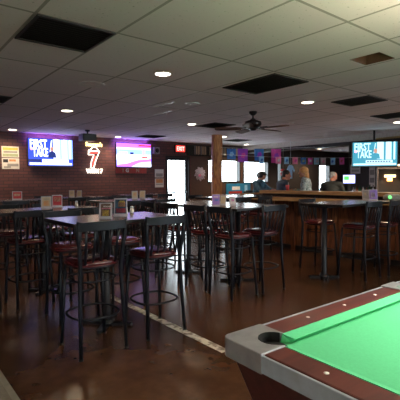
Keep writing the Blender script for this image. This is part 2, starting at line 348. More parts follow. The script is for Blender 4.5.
# ------------------------------------------------------------------ ceiling things
def vent(x0, x1, y0, y1, label):
    t = thing('ceiling_vent', label, 'ceiling vent', ((x0+x1)/2, (y0+y1)/2, CEIL), 0)
    w, d = (x1-x0)/2, (y1-y0)/2; b = MB(); f = .02
    b.box(-w, w, -d, -d+f, -.012, -.001, M['vent']); b.box(-w, w, d-f, d, -.012, -.001, M['vent']); b.box(-w, -w+f, -d+f, d-f, -.012, -.001, M['vent']); b.box(w-f, w, -d+f, d-f, -.012, -.001, M['vent'])
    b.build('vent_frame', t)
    b = MB(); b.box(-w+f, w-f, -d+f, d-f, -.003, -.001, M['hollow'])
    n = int((2*d-.04)/.04)
    for i in range(n):
        y = -d+f+(i+.5)*(2*d-2*f)/n
        b.add([(-w+f, y-.012, -.010), (w-f, y-.012, -.010), (w-f, y+.010, -.003), (-w+f, y+.010, -.003)], [(0, 1, 2, 3)], M['vent'])
    b.build('louvre', t)
vent(.91, 1.495, 2.86, 3.44, 'large black square ceiling vent nearest the top left corner')
vent(3.40, 4.0, 2.90, 3.74, 'large black ceiling vent in the middle of the ceiling above the fan')
vent(5.33, 5.88, 2.88, 3.47, 'black square ceiling vent right of the lit lamp over the bar aisle')
vent(7.12, 7.72, 3.28, 3.82, 'black ceiling vent at the right edge beside the bar lamp')
vent(5.34, 5.92, 6.10, 6.75, 'black ceiling vent left of the hanging fan')
vent(.93, 1.50, 5.85, 6.35, 'black ceiling vent cut by the left edge of the photo')
vent(5.36, 5.95, 8.72, 9.3, 'far black ceiling vent in front of the racing television')
vent(8.0, 8.6, 8.2, 8.8, 'black ceiling vent behind the wooden post')

def downlight(x, y, label, lit=True, power=70, r=.085):
    t = thing('downlight', label, 'ceiling lamp', (x, y, CEIL), 0)
    b = MB(); b.lathe([(r, -.001), (r+.022, -.001), (r+.02, -.008), (r, -.012), (r-.004, -.001)], M['white'], 24); b.build('trim_ring', t)
    b = MB(); b.lathe([(0.0001, -.006), (r-.004, -.006), (r-.004, -.002), (0.0001, -.002)], M['lamp'] if lit else M['lampoff'], 24); b.build('lamp_lens', t)
    if lit:
        l = bpy.data.lights.new('downlight_lamp', 'SPOT'); l.energy = power; l.color = (1, .73, .46); l.spot_size = 2.6; l.spot_blend = .8; l.shadow_soft_size = .08
        lo = bpy.data.objects.new('downlight_beam', l); C.objects.link(lo); lo.location = (0, 0, -.03); lo.parent = t
downlight(2.45, 3.64, 'brightest round ceiling lamp, above the nearest high table')
downlight(2.48, 6.47, 'lit round ceiling lamp above the left-hand table row')
downlight(2.42, 9.54, 'lit round ceiling lamp near the back wall left of the sports television')
downlight(5.03, 9.60, 'lit round ceiling lamp beside the racing television')
downlight(3.75, 4.80, 'unlit round ceiling lamp in the middle of the ceiling', False)
downlight(5.11, 6.56, 'lit round ceiling lamp just left of the ceiling fan')
downlight(5.06, 3.69, 'lit round ceiling lamp right of the large vent')
downlight(8.37, 3.89, 'lit round ceiling lamp over the bar at the right edge', power=300)
downlight(7.3, 8.0, 'lit round ceiling lamp beside the top of the wooden post')
downlight(9.5, 9.3, 'small lit ceiling lamp above the window with the pennants', power=160)
downlight(13.4, 9.2, 'ceiling lamp far beyond the black beam', power=150)
downlight(11.8, 8.2, 'lit ceiling lamp beyond the black beam', power=170)
downlight(11.8, 5.2, 'ceiling lamp behind the back bar wall', power=120)
t = thing('smoke_detector', 'small round white smoke detector right of the fan', 'smoke detector', (6.55, 5.15, CEIL))
b = MB(); b.lathe([(.0001, -.045), (.045, -.04), (.062, -.015), (.065, -.001), (.0001, -.001)], M['white'], 20); b.build('detector_body', t)
t = thing('ceiling_speaker', 'round white speaker grille set flush in a ceiling tile', 'speaker', (2.05, 4.55, CEIL))
b = MB(); b.lathe([(.135, -.001), (.155, -.001), (.15, -.006), (.135, -.006)], M['white'], 28); b.build('grille_ring', t)
b = MB(); b.lathe([(.0001, -.003), (.135, -.003), (.135, -.001), (.0001, -.001)], M['ceiling'], 28); b.build('grille', t)
def slot(x, y, label):
    t = thing('slot_diffuser', label, 'air slot', (x, y, CEIL))
    b = MB(); b.box(-.02, .02, -.25, .25, -.008, -.001, M['white'], ch=.002); b.build('slot_frame', t)
slot(3.45, 5.1, 'thin white ceiling slot nearer to the bright lamp'); slot(3.85, 5.75, 'thin white ceiling slot, the farther of the pair')

# ceiling fan
t = thing('ceiling_fan', 'dark bronze ceiling fan with five walnut blades', 'ceiling fan', (5.02, 4.76, CEIL), -.05)
b = MB(); b.lathe([(.0001, -.001), (.07, -.001), (.065, -.03), (.03, -.065), (.0001, -.066)], M['bronze'], 20); b.build('canopy', t)
b = MB(); b.lathe([(.0001, -.05), (.013, -.05), (.013, -.14), (.0001, -.14)], M['bronze'], 12); b.build('downrod', t)
b = MB(); b.lathe([(.0001, -.12), (.035, -.12), (.06, -.145), (.13, -.165), (.145, -.20), (.14, -.235), (.10, -.255), (.06, -.27), (.06, -.30), (.03, -.32), (.0001, -.32)], M['bronze'], 24); b.build('motor', t)
for k in range(5):
    a = 2*PI*k/5; T = Matrix.Rotation(a, 4, 'Z')
    poly = [(.20, -.045), (.28, -.06), (.55, -.07), (.62, -.062), (.645, -.03), (.65, 0), (.645, .03), (.62, .062), (.55, .07), (.28, .06), (.20, .045)]
    b = MB(); b.prism(poly, -.004, .004, M['blade'], T @ Matrix.Translation((0, 0, -.285)) @ Matrix.Rotation(math.radians(15), 4, 'X')); bl = b.build('blade', t)
    b = MB(); b.box(.05, .26, -.018, .018, -.283, -.268, M['bronze'], T); b.build('blade_iron', bl)
# projector-like ceiling fixture
t = thing('ceiling_projector', 'small black fixture on a short stem above the neon seven sign', 'projector', (3.80, 8.72, CEIL))
b = MB(); b.lathe([(.0001, -.001), (.06, -.001), (.05, -.03), (.018, -.04), (.018, -.13), (.0001, -.13)], M['black'], 16); b.build('stem', t)
b = MB(); b.box(-.16, .16, -.14, .14, -.25, -.09, M['black'], ch=.02); bo = b.build('housing', t)
b = MB(); b.lathe([(.0001, -.125), (.03, -.125), (.04, -.155), (.0001, -.155)], M['hollow'], 16, Matrix.Translation((.06, 0, -.19)) @ Matrix.Rotation(-PI/2, 4, 'X') @ Matrix.Translation((0, 0, .28))); b.build('lens', bo)

# ------------------------------------------------------------------ televisions
def tv(label, loc, rz, w, h, draw, pitch=0.):
    t = thing('television', label, 'television', loc, rz)
    b = MB(); b.box(-w/2-.018, w/2+.018, -.02, .03, -h/2-.022, h/2+.018, M['black'], ch=.006); bz = b.build('bezel', t)
    b = MB(); draw(b, w, h); b.build('screen', bz)
    return t
def R(b, w, h, u0, u1, v0, v1, k, lay, mt): # rectangle on the screen in 0..1 coordinates, v from the top
    b.box(-w/2+u0*w, -w/2+u1*w, -.021-lay*.0008, -.0205-lay*.0008+.0004, h/2-v1*h, h/2-v0*h, mt)
def sports(b, w, h, wh='e_white', bg='e_blue', cu=('e_pblue', 'e_lblue')):
    R(b, w, h, 0, 1, 0, 1, 0, 0, M[bg])
    R(b, w, h, .55, .66, 0, .72, 0, 1, M[wh])
    for i in range(8): R(b, w, h, .66+i*.0425, .66+(i+1)*.0425, 0, .74, 0, 1, M[cu[i % 2]] if i != 3 else M[wh])
    T = None
    text_into(b, 'FIRST', h*.44, -w*.28, h*.29, -.0225, M[wh], w*.37, .0, depth=.0006, bold=.006)
    text_into(b, 'TAKE', h*.44, -w*.24, -h*.02, -.0225, M[wh], w*.34, .0, depth=.0006, bold=.006)
    b.poly([(-w*.045, -h*.14), (-w*.025, -h*.14), (w*.025, h*.45), (w*.005, h*.45)], -.0228, M[wh], .0008)
    b.lathe([(.0001, -.0005), (.035, -.0005), (.035, .0005), (.0001, .0005)], M['e_pink'], 14, Matrix.Translation((-w*.43, -.0230, h*.12)) @ Matrix.Rotation(PI/2, 4, 'X'))
    # presenter: head and shoulders
    b.lathe([(.0001, -.0005), (.042, -.0005), (.042, .0005), (.0001, .0005)], M['e_skin'], 16, Matrix.Translation((w*.02, -.0232, h*.13)) @ Matrix.Rotation(PI/2, 4, 'X') @ Matrix.Scale(1.3, 4, (0, 1, 0)))
    b.poly([(-w*.09, -h*.2), (w*.12, -h*.2), (w*.10, h*.0), (w*.03, h*.05), (-w*.03, h*.03)], -.0232, M['e_navy'] if bg == 'e_blue' else M['e_teal'], .0008)
    R(b, w, h, .30, .90, .76, .87, 0, 2, M[wh]); R(b, w, h, .02, .98, .89, .97, 0, 2, M[cu[0]])
    R(b, w, h, 0, .28, .76, .87, 0, 2, M['e_navy'] if bg == 'e_blue' else M['e_teal'])
    for q in range(9): R(b, w, h, .33+q*.06, .33+q*.06+.04, .79, .84, 0, 4, M['e_navy'])
def racing(b, w, h):
    R(b, w, h, 0, 1, 0, 1, 0, 0, M['e_pblue']); R(b, w, h, 0, 1, 0, .18, 0, 1, M['e_vio']); R(b, w, h, .62, 1, .03, .12, 0, 2, M['e_red'])
    R(b, w, h, 0, 1, .26, .46, 0, 1, M['e_lblue']); R(b, w, h, .08, .3, .36, .48, 0, 2, M['e_pink']); R(b, w, h, .38, .48, .38, .47, 0, 2, M['e_navy']); R(b, w, h, .74, .82, .2, .5, 0, 2, M['e_pink'])
    R(b, w, h, 0, .95, .5, .72, 0, 2, M['e_white'])
    b.poly([(-w*.5, -h*.5), (-w*.1, -h*.5), (w*.15, -h*.32), (w*.5, -h*.26), (w*.5, -h*.14), (w*.1, -h*.2), (-w*.2, -h*.36), (-w*.5, -h*.42)], -.0238, M['e_vio'], .0006)
    b.poly([(-w*.02, -h*.5), (w*.5, -h*.5), (w*.5, -h*.36), (w*.25, -h*.33), (w*.08, -h*.4)], -.0242, M['e_white'], .0006)
    R(b, w, h, .72, .9, .55, .62, 0, 5, M['e_red'])
ta = tv('large lit television showing a sports talk show, left of the neon seven sign', (3.37, BACK-.10, 2.105), 0, 1.06, .64, lambda b, w, h: sports(b, w, h))
tb = tv('large lit television showing a race, right of the neon seven sign', (5.66, BACK-.10, 2.11), 0, 1.08, .64, racing)
for t in (ta, tb):
    b = MB(); b.box(-.15, .15, .03, .099, -.15, .15, M['black']); b.build('wall_bracket', t)
    b = MB(); b.box(-.50, .50, .035, .050, .30, .318, M['led']); b.build('led_strip', t)  # glowing strip added to tint the ceiling and tabletops violet
tc_ = tv('lit television hung above the bar on the right showing the same talk show', (9.33, 4.88, 1.99), -math.radians(50), 1.0, .565, lambda b, w, h: sports(b, w, h, 'e_cyan', 'e_teal', ('e_cyan', 'e_teal')))
b = MB(); b.tube([(0, .05, .1), (0, .05, CEIL-1.99-.001)], .025, M['black'], 8); b.box(-.12, .12, .03, .06, -.1, .15, M['black']); b.build('ceiling_bracket', tc_)

# red sign under the racing television
t = thing('banner_sign', 'small red sign with pale letters under the racing television', 'sign', (5.62, BACK, 1.685))
b = MB(); b.box(-.48, .48, -.03, -.001, -.075, .075, M['red'], ch=.004); p = b.build('sign_board', t)
for ch_, xx, mm in (('I', -.27, 'beige'), ('G', -.14, 'white2'), ('N', .19, 'beige')):
    b = MB(); text_into(b, ch_, .14, xx, 0, -.033, M[mm], depth=.002, bold=.004); b.build('letter', p)

# neon seven
t = thing('neon_sign', 'glowing neon sign with a big white 7 and red crown', 'neon sign', (4.50, BACK, 2.02))
b = MB(); b.tube([(-.02, -.05, .17), (-.02, -.001, .17)], .008, M['black'], 6); b.tube([(-.02, -.05, -.27), (-.02, -.001, -.27)], .008, M['black'], 6); b.tube([(.01, -.05, .335), (.01, -.001, .335)], .008, M['black'], 6); b.tube([(.01, -.05, -.36), (.01, -.001, -.36)], .008, M['black'], 6); b.build('wall_supports', t)
b = MB()
seg = [(-.19, .30), (-.12, .345), (0, .335), (.12, .33), (.21, .30)]
b2 = MB(); text_into(b2, "Seagram's", .15, .01, .335, -.05, M['neony'], .46, depth=.012, bold=.006); b2.build('top_lettering', t)
b.tube([(-.15, -.05, .07), (-.15, -.05, .17), (.16, -.05, .17), (.04, -.05, -.10), (-.01, -.05, -.27), (-.10, -.05, -.27), (-.07, -.05, -.10), (.00, -.05, .07), (-.15, -.05, .07)], .014, M['neonw'], 8)
b.tube([(-.10, -.05, .19), (-.03, -.05, .27), (.06, -.05, .27), (.12, -.05, .20)], .014, M['neonw'], 8)
b.tube([(-.12, -.05, .12), (-.13, -.05, .20)], .014, M['neonw'], 8)
b.build('white_tube', t)
b = MB(); b.tube([(-.10, -.052, .13), (.10, -.052, .13)], .022, M['neonr'], 8); b.tube([(.045, -.052, .03), (-.035, -.052, -.22)], .022, M['neonr'], 8); b.build('red_tube', t)
b = MB(); text_into(b, 'WITH 7', .15, .01, -.36, -.05, M['neonw'], .46, depth=.012, bold=.006); b.build('bottom_lettering', t)
# exit sign
t = thing('exit_sign', 'red lit EXIT sign above the glass door', 'exit sign', (7.29, BACK, 2.35))
b = MB(); b.box(-.19, .19, -.07, -.001, -.12, .12, M['black'], ch=.005); b.build('housing', t)
b = MB(); b.box(-.165, .165, -.074, -.071, -.085, .10, M['exit']); p = b.build('lit_face', t)
b = MB(); text_into(b, 'EXIT', .17, 0, .005, -.078, M['exitw'], .28, depth=.002, bold=.004); b.build('lettering', p)
# posters on the back wall
def poster(x0, x1, z0, z1, label, bands):
    t = thing('poster', label, 'poster', ((x0+x1)/2, BACK, (z0+z1)/2)); w, h = (x1-x0)/2, (z1-z0)/2
    b = MB(); b.box(-w, w, -.015, -.001, -h, h, M['paper']); p = b.build('sheet', t)
    b = MB()
    for (u0, u1, v0, v1, mt) in bands: b.box(-w+u0*2*w, -w+u1*2*w, -.017, -.0155, h-v1*2*h, h-v0*2*h, M[mt])
    b.build('print', p)
poster(2.29, 2.66, 1.97, 2.22, 'upper pale poster of the pair at the far left of the brick wall', [(.06, .94, .1, .35, 'yellow'), (.1, .9, .42, .60, 'greycard'), (.06, .94, .68, .94, 'greencard')])
poster(2.29, 2.66, 1.70, 1.95, 'lower pale poster of the pair at the far left of the brick wall', [(.06, .35, .1, .4, 'black'), (.4, .8, .1, .3, 'orange'), (.3, .95, .5, .75, 'greycard'), (.1, .5, .75, .9, 'greycard')])
poster(6.40, 6.70, 1.49, 1.73, 'upper white notice of the pair left of the glass door', [(.08, .92, .1, .4, 'paper'), (.1, .9, .5, .9, 'greycard')])
poster(6.40, 6.70, 1.20, 1.46, 'lower notice of the pair left of the glass door', [(.1, .9, .05, .5, 'orange'), (.1, .9, .6, .7, 'greycard')])
t = thing('wall_speaker', 'small grey box speaker right of the racing television', 'speaker', (6.42, BACK, 2.27))
b = MB(); b.box(-.09, .09, -.12, -.001, -.10, .10, M['greycard'], ch=.01); p = b.build('cabinet', t)
b = MB(); b.lathe([(.0001, .001), (.06, .001), (.065, .006), (.0001, .006)], M['black'], 18, Matrix.Translation((0, -.120, 0)) @ Matrix.Rotation(PI/2, 4, 'X')); b.build('cone', p)
# round burst decoration
t = thing('wall_wreath', 'white round paper burst decoration right of the glass door', 'decoration', (8.08, BACK, 1.60))
b = MB()
for k in range(26):
    a = k*2*PI/26; rr = .19+.04*((k*7) % 3)/2
    b.add([(0, -.05, 0), (math.cos(a-.1)*rr, -.03-.02*(k % 2), math.sin(a-.1)*rr), (math.cos(a+.1)*rr, -.03, math.sin(a+.1)*rr), (math.cos(a)*rr*.5, -.004, math.sin(a)*rr*.5)], [(0, 1, 2), (0, 2, 3), (0, 3, 1), (1, 3, 2)], M['wflag'])
b.build('petals', t)
b = MB(); b.lathe([(.0001, -.02), (.05, -.02), (.04, .02), (.0001, .03)], M['pkflag'], 14, Matrix.Translation((-.03, -.05, -.05)) @ Matrix.Rotation(PI/2, 4, 'X')); b.build('centre', t)
# banner below the window
t = thing('banner', 'bright blue banner with white and red bands under the windows', 'banner', (9.80, BACK, 1.03))
b = MB(); b.box(-.58, .58, -.03, -.001, -.24, .24, M['blue']); p = b.build('sheet', t)
b = MB(); b.box(-.32, .05, -.034, -.031, .02, .14, M['white2']); b.box(-.48, .15, -.034, -.031, -.10, -.02, M['red']); b.box(-.45, .18, -.034, -.031, -.22, -.12, M['paper']); b.box(.28, .42, -.034, -.031, -.15, .18, M['lbflag']); b.build('print', p)
# valance of vertical slats over the windows
t = thing('window_valance', 'dark valance with tan vertical slats above the door and windows', 'valance', (0, 0, 0))
b = MB(); b.box(7.56, 9.96, BACK-.05, BACK-.001, 2.16, 2.50, M['valance']); p = b.build('backing_board', t)
for i in range(34):
    x = 7.85+i*.062
    if 8.3 < x < 8.45: continue
    b = MB(); b.box(x, x+.022+.008*(i % 3), BACK-.065, BACK-.051, 2.20+.01*(i % 2), 2.47, M['tanslat'] if (i*5) % 4 else M['greycard']); b.build('slat', p)

# wooden post
t = thing('wooden_post', 'rough log post from floor to ceiling with orange grain', 'post', (6.89, 7.81, 0))
b = MB(); n = 22; vs = []; zs = [0, .4, .8, 1.2, 1.6, 2.0, 2.3, CEIL-.001]
for k, z in enumerate(zs):
    for j in range(n):
        a = 2*PI*j/n; r = .135*(1+.05*math.sin(3*a+z*2)+.04*math.sin(7*a+z*1.3)); vs.append((r*math.cos(a)+.01*math.sin(z*3), r*math.sin(a), z))
fs = [(i*n+j, i*n+(j+1) % n, (i+1)*n+(j+1) % n, (i+1)*n+j) for i in range(len(zs)-1) for j in range(n)]
b.add(vs, fs, M['log'], True); b.build('trunk', t)
b = MB(); b.box(-.17, .17, -.17, .17, 0, .10, M['blackbeam'], ch=.01); b.build('plinth', t)

# ------------------------------------------------------------------ bar stools with backs
def make_chair():
    t = thing('bar_stool', '', 'bar stool')
    f = M['frame']
    # seat pad: rounded, wider in front
    n = 32; pad = []
    for j in range(n):
        a = 2*PI*j/n; c, s_ = math.cos(a), math.sin(a)
        e = 2/3.2; x = .192*math.copysign(abs(c)**e, c); y = .195*math.copysign(abs(s_)**e, s_)
        x *= 1+.07*(y/.2); pad.append((x, y))
    b = MB(); prof = [(.93, .722), (1.0, .735), (1.0, .752), (.93, .768), (.75, .776), (.4, .779), (.02, .780)]
    vs = [(x*k, y*k, z) for k, z in prof for x, y in pad]
    fs = [(i*n+j, i*n+(j+1) % n, (i+1)*n+(j+1) % n, (i+1)*n+j) for i in range(len(prof)-1) for j in range(n)]+[tuple(range(n))[::-1], tuple(range((len(prof)-1)*n, len(prof)*n))]
    b.add(vs, fs, M['vinyl'], True); seat = b.build('seat', t)
    b = MB(); b.tube([(x*1.005, y*1.005, .728) for x, y in pad], .006, M['piping'], 6, True); b.build('piping', seat)
    b = MB(); b.tube([(x*.90, y*.90, .712) for x, y in pad], .011, f, 6, True); b.build('seat_frame', t)
    for sx in (-1, 1):
        b = MB(); b.tube([(sx*.165, .16, .715), (sx*.185, .185, .35), (sx*.20, .205, .012)], .0155, f, 8); l = b.build('leg', t)
        b = MB(); b.lathe([(.0001, 0), (.019, 0), (.019, .014), (.0001, .016)], M['black'], 10, Matrix.Translation((sx*.20, .205, 0))); b.build('glide', l)
        b = MB(); b.tube([(sx*.205, -.226, 1.085), (sx*.198, -.215, .95), (sx*.182, -.195, .80), (sx*.178, -.18, .70), (sx*.188, -.19, .40), (sx*.20, -.215, .012)], [.015, .017, .018, .018, .017, .016], f, 8, flat=1.1); l = b.build('leg', t)
        b = MB(); b.lathe([(.0001, 0), (.019, 0), (.019, .014), (.0001, .016)], M['black'], 10, Matrix.Translation((sx*.20, -.215, 0))); b.build('glide', l)
    # top rail: broad, curved, ends standing proud
    b = MB(); N_ = 10; vs = []
    for i in range(N_+1):
        u = -1+2*i/N_; x = u*.213; y = -.226-.028*(1-u*u); z0 = 1.022; z1 = 1.090+.006*(1-u*u)
        if abs(u) > .95: z1 = 1.103
        vs += [(x, y-.010, z0), (x, y+.010, z0), (x, y+.010, z1), (x, y-.010, z1)]
    fs = []
    for i in range(N_):
        o = i*4
        fs += [(o+k, o+(k+1) % 4, o+4+(k+1) % 4, o+4+k) for k in range(4)]
    fs += [(3, 2, 1, 0), (N_*4, N_*4+1, N_*4+2, N_*4+3)]
    b.add(vs, fs, f); b.build('top_rail', t, bevel=.003)
    for k in range(5):
        u = (k-2)/2*.68; yb = -.226-.028*(1-u*u)
        b = MB(); b.tube([(u*.213, yb, 1.035), (u*.20, yb+.03, .92), (u*.195, -.175, .745)], .0125, f, 8, flat=.5); b.build('slat', t)
    def ring(z, r, tr, nm):
        pts = []
        for j in range(24):
            a = 2*PI*j/24; c, s_ = math.cos(a), math.sin(a); e = 2/2.6
            pts.append((r*math.copysign(abs(c)**e, c), r*math.copysign(abs(s_)**e, s_), z))
        b = MB(); b.tube(pts, tr, f, 6, True); b.build(nm, t)
    ring(.30, .205, .0105, 'foot_ring'); ring(.60, .185, .008, 'brace_ring')
    return t
chair0 = make_chair()
G = 'high-backed bar stools at the tables'
chairs = [
 (1.415, 3.22, 0, 'nearest bar stool with red seat, centre left, its slatted back to us'),
 (2.03, 3.22, 0, 'bar stool with slatted back to us, right of the nearest one at the same table'),
 (1.57, 4.08, 180, 'bar stool facing us across the nearest table at its left end'),
 (2.14, 4.10, 180, 'bar stool facing us across the nearest table at its right end'),
 (1.36, 4.86, 3, 'bar stool at the left table, blue light shining on its seat'),
 (.80, 4.86, 0, 'bar stool cut by the left edge, its red seat half in view'),
 (1.97, 4.86, 0, 'bar stool at the right end of the left table, close behind the nearest table'),
 (1.35, 5.72, 180, 'bar stool on the far side of the left table, at the left edge'),
 (1.95, 5.74, 180, 'bar stool on the far side of the left table, behind the menu cards'),
 (3.395, 3.56, -90, 'nearest bar stool seen side on at the left of the centre table, red seat'),
 (3.41, 4.06, -88, 'bar stool next behind the nearest one on the left side of the centre table'),
 (3.40, 4.62, -90, 'third bar stool along the left side of the centre table'),
 (3.40, 5.15, -94, 'fourth bar stool along the left of the centre table, by the door glow'),
 (3.865, 3.53, 0, 'bar stool at the right front end of the centre table, its back post catching light'),
 (4.16, 4.75, 90, 'bar stool on the far right side of the centre table'),
 (5.36, 3.02, 0, 'red-seated bar stool at the right-hand table, its back towards us'),
 (5.42, 3.72, 180, 'bar stool across the right-hand table facing us, lit seat, in front of the bar planks'),
 (5.88, 2.95, 0, 'rightmost bar stool with red seat near the right edge'),
 (3.20, 5.86, 0, 'bar stool on the near side of the purple-lit table, left one'),
 (3.80, 5.86, 4, 'bar stool on the near side of the purple-lit table, right one'),
 (3.25, 6.86, 180, 'bar stool on the far side of the purple-lit table, left one'),
 (3.80, 6.86, 176, 'bar stool on the far side of the purple-lit table, right one'),
 (1.85, 7.42, 0, 'bar stool on the near side of the table below the sports television, left one'),
 (2.40, 7.42, 5, 'bar stool on the near side of the table below the sports television, right one'),
 (3.10, 7.80, 0, 'bar stool at the table below the neon sign, left one'),
 (3.68, 7.80, -4, 'bar stool at the table below the neon sign, right one'),
 (5.20, 5.42, 0, 'bar stool at the table in front of the wooden post, left one'),
 (5.80, 5.42, 5, 'bar stool at the table in front of the wooden post, right one'),
 (5.25, 6.42, 180, 'bar stool on the far side of the table in front of the wooden post'),
 (2.9, 8.78, 180, 'bar stool between the brick wall and the table below the neon sign'),
]
for i, (x, y, a, lb) in enumerate(chairs):
    if i == 0:
        chair0.location = (x, y, 0); chair0.rotation_euler.z = math.radians(a); chair0['label'] = lb; chair0['group'] = G
    else: dup(chair0, (x, y, 0), math.radians(a), lb, G)

# ------------------------------------------------------------------ high tables
def make_table(x0, x1, y0, y1, label, bases=None, base_r=.24):
    cx, cy = (x0+x1)/2, (y0+y1)/2
    t = thing('bar_table', label, 'table', (cx, cy, 0), 0, 'high rectangular bar tables'); w, d = (x1-x0)/2, (y1-y0)/2
    b = MB(); b.box(-w, w, -d, d, 1.038, 1.07, M['tedge'], ch=.004); top = b.build('tabletop', t)
    b = MB(); b.box(-w+.006, w-.006, -d+.006, d-.006, 1.0702, 1.0715, M['table']); b.build('laminate', top)
    for (bx, by) in (bases or [(cx, cy)]):
        bx -= cx; by -= cy
        b = MB(); b.lathe([(.0001, .03), (.04, .03), (.038, .06), (.036, 1.02), (.0001, 1.02)], M['iron'], 16, Matrix.Translation((bx, by, 0))); b.build('pedestal', t)
        b = MB(); b.box(bx-.16, bx+.16, by-.16, by+.16, 1.012, 1.037, M['iron'], ch=.004); b.build('mount_plate', t)
        b = MB()
        for k in range(4):
            T = Matrix.Translation((bx, by, 0)) @ Matrix.Rotation(PI/4+k*PI/2, 4, 'Z')
            b.prism([(0, -.04), (base_r, -.022), (base_r+.015, 0), (base_r, .022), (0, .04)], .0, .028, M['iron'], T)
        b.lathe([(.0001, .0), (.07, .0), (.06, .05), (.0001, .055)], M['iron'], 16, Matrix.Translation((bx, by, 0)))
        b.build('base', t)
    return t
make_table(1.23, 2.31, 3.13, 3.85, 'nearest high table with two menu cards, glossy top reflecting purple light', [(1.74, 3.62)])
make_table(1.03, 2.28, 4.74, 5.46, 'high table at the left edge behind the nearest table, two menu cards on it', [(1.66, 5.26)], .19)
make_table(3.31, 4.26, 3.40, 4.30, 'long centre high table, its near half, holding the purple menu', [(3.92, 4.0)])
make_table(3.31, 4.26, 4.33, 5.25, 'centre high table, its far half pushed against the near one', [(3.70, 4.85)], .2)
make_table(4.72, 6.0, 2.88, 3.58, 'high table on the right in front of the bar', [(4.96, 3.32)], .2)
make_table(2.9, 4.12, 5.98, 6.70, 'far high table under purple light below the racing television', [(3.5, 6.38)])
make_table(1.55, 2.70, 7.55, 8.28, 'far high table below the sports television', [(2.12, 7.95)])
make_table(2.82, 3.97, 7.92, 8.62, 'far high table below the neon sign', [(3.4, 8.3)])
make_table(4.95, 6.1, 5.56, 6.28, 'high table in front of the wooden post', [(5.5, 5.95)])
make_table(4.45, 5.6, 8.2, 8.9, 'high table farthest back beside the glass door', [(5.0, 8.55)])
for x, y, a, lb in ((4.75, 8.08, 0, 'bar stool at the farthest table by the glass door, left one'), (5.3, 8.08, 3, 'bar stool at the farthest table by the glass door, right one')):
    dup(chair0, (x, y, 0), math.radians(a), lb, G)

# ------------------------------------------------------------------ menu cards and things on the tables
def menu(x, y, rz, w, h, cards, label, z=1.0716):
    t = thing('menu_holder', label, 'menu', (x, y, z), math.radians(rz))
    b = MB(); b.box(-w/2, w/2, -.035, .035, 0, .006, M['acrylic']); b.build('foot', t)
    b = MB(); b.add([(-w/2, -.012, .006), (w/2, -.012, .006), (w/2, .012, h), (-w/2, .012, h), (-w/2, -.004, .006), (w/2, -.004, .006), (w/2, .020, h), (-w/2, .020, h)], [(0, 1, 2, 3), (7, 6, 5, 4), (0, 4, 5, 1), (3, 2, 6, 7), (0, 3, 7, 4), (1, 5, 6, 2)], M['acrylic']); p = b.build('panel', t)
    b = MB()
    for (u0, u1, v0, v1, mt) in cards:
        def P(u, v): zz = h-(v*(h-.012)); return (-w/2+u*w, -.012+.024*(zz-.006)/(h-.006)-.002, zz)
        b.add([P(u0, v1), P(u1, v1), P(u1, v0), P(u0, v0)], [(0, 1, 2, 3)], M[mt])
    b.build('card', p)
menu(1.62, 3.36, -38, .115, .145, [(.12, .88, .08, .9, 'brownshirt'), (.3, .9, .2, .3, 'white2'), (.25, .75, .5, .88, 'yellow'), (.2, .9, .35, .42, 'pkflag')], 'menu card with a yellow drink picture, left of the pair on the nearest table')
menu(1.84, 3.49, -38, .125, .175, [(.08, .92, .08, .9, 'navy'), (.3, .85, .2, .5, 'orange'), (.15, .88, .6, .85, 'rflag'), (.4, .8, .15, .25, 'yellow')], 'taller menu card with orange food picture, right of the pair on the nearest table')
menu(1.70, 5.22, -25, .125, .15, [(.1, .9, .08, .9, 'beige'), (.25, .8, .2, .3, 'greycard'), (.25, .75, .4, .85, 'orange')], 'cream menu card, left of the pair on the left table')
menu(1.88, 5.33, -25, .13, .16, [(.1, .9, .08, .9, 'rflag'), (.2, .8, .2, .6, 'beige')], 'dark red menu card, right of the pair on the left table')
menu(3.44, 3.92, -40, .10, .155, [(.05, .95, .05, .95, 'purple'), (.2, .8, .15, .3, 'wflag'), (.3, .8, .45, .6, 'bflag')], 'purple menu card on the centre table')
menu(3.62, 3.98, -60, .08, .13, [(.1, .9, .1, .9, 'beige')], 'cream menu card beside the purple one on the centre table')
menu(3.68, 3.86, -20, .09, .12, [(.1, .9, .1, .9, 'wflag'), (.3, .7, .3, .6, 'mflag')], 'pale pink menu card at the right of the group on the centre table')
menu(2.05, 7.9, -20, .17, .16, [(.1, .9, .1, .9, 'rflag'), (.2, .8, .3, .6, 'beige')], 'reddish menu card on the far table below the sports television')
menu(3.20, 8.2, -20, .11, .15, [(.1, .9, .1, .9, 'beige'), (.3, .7, .3, .6, 'greycard')], 'left cream menu card on the table below the neon sign')
menu(3.36, 8.2, -50, .11, .14, [(.1, .9, .1, .9, 'beige')], 'right cream menu card on the table below the neon sign')
menu(3.72, 6.5, -20, .11, .15, [(.1, .9, .1, .9, 'beige'), (.3, .7, .3, .6, 'orange')], 'left cream menu card on the purple-lit table')
menu(3.88, 6.5, -50, .11, .15, [(.1, .9, .1, .9, 'beige')], 'right cream menu card on the purple-lit table')
def shaker(x, y, label, cap='chrome'):
    t = thing('salt_shaker', label, 'shaker', (x, y, 1.0716))
    b = MB(); b.lathe([(.0001, 0), (.02, 0), (.022, .02), (.017, .055), (.0001, .056)], M['white'], 14); g = b.build('jar', t)
    b = MB(); b.lathe([(.018, .054), (.018, .066), (.010, .074), (.0001, .075)], M[cap], 14); b.build('lid', g)
shaker(2.02, 3.72, 'left white shaker at the back of the nearest table'); shaker(2.10, 3.74, 'right white shaker at the back of the nearest table')
shaker(2.13, 5.3, 'white shaker at the right end of the left table')

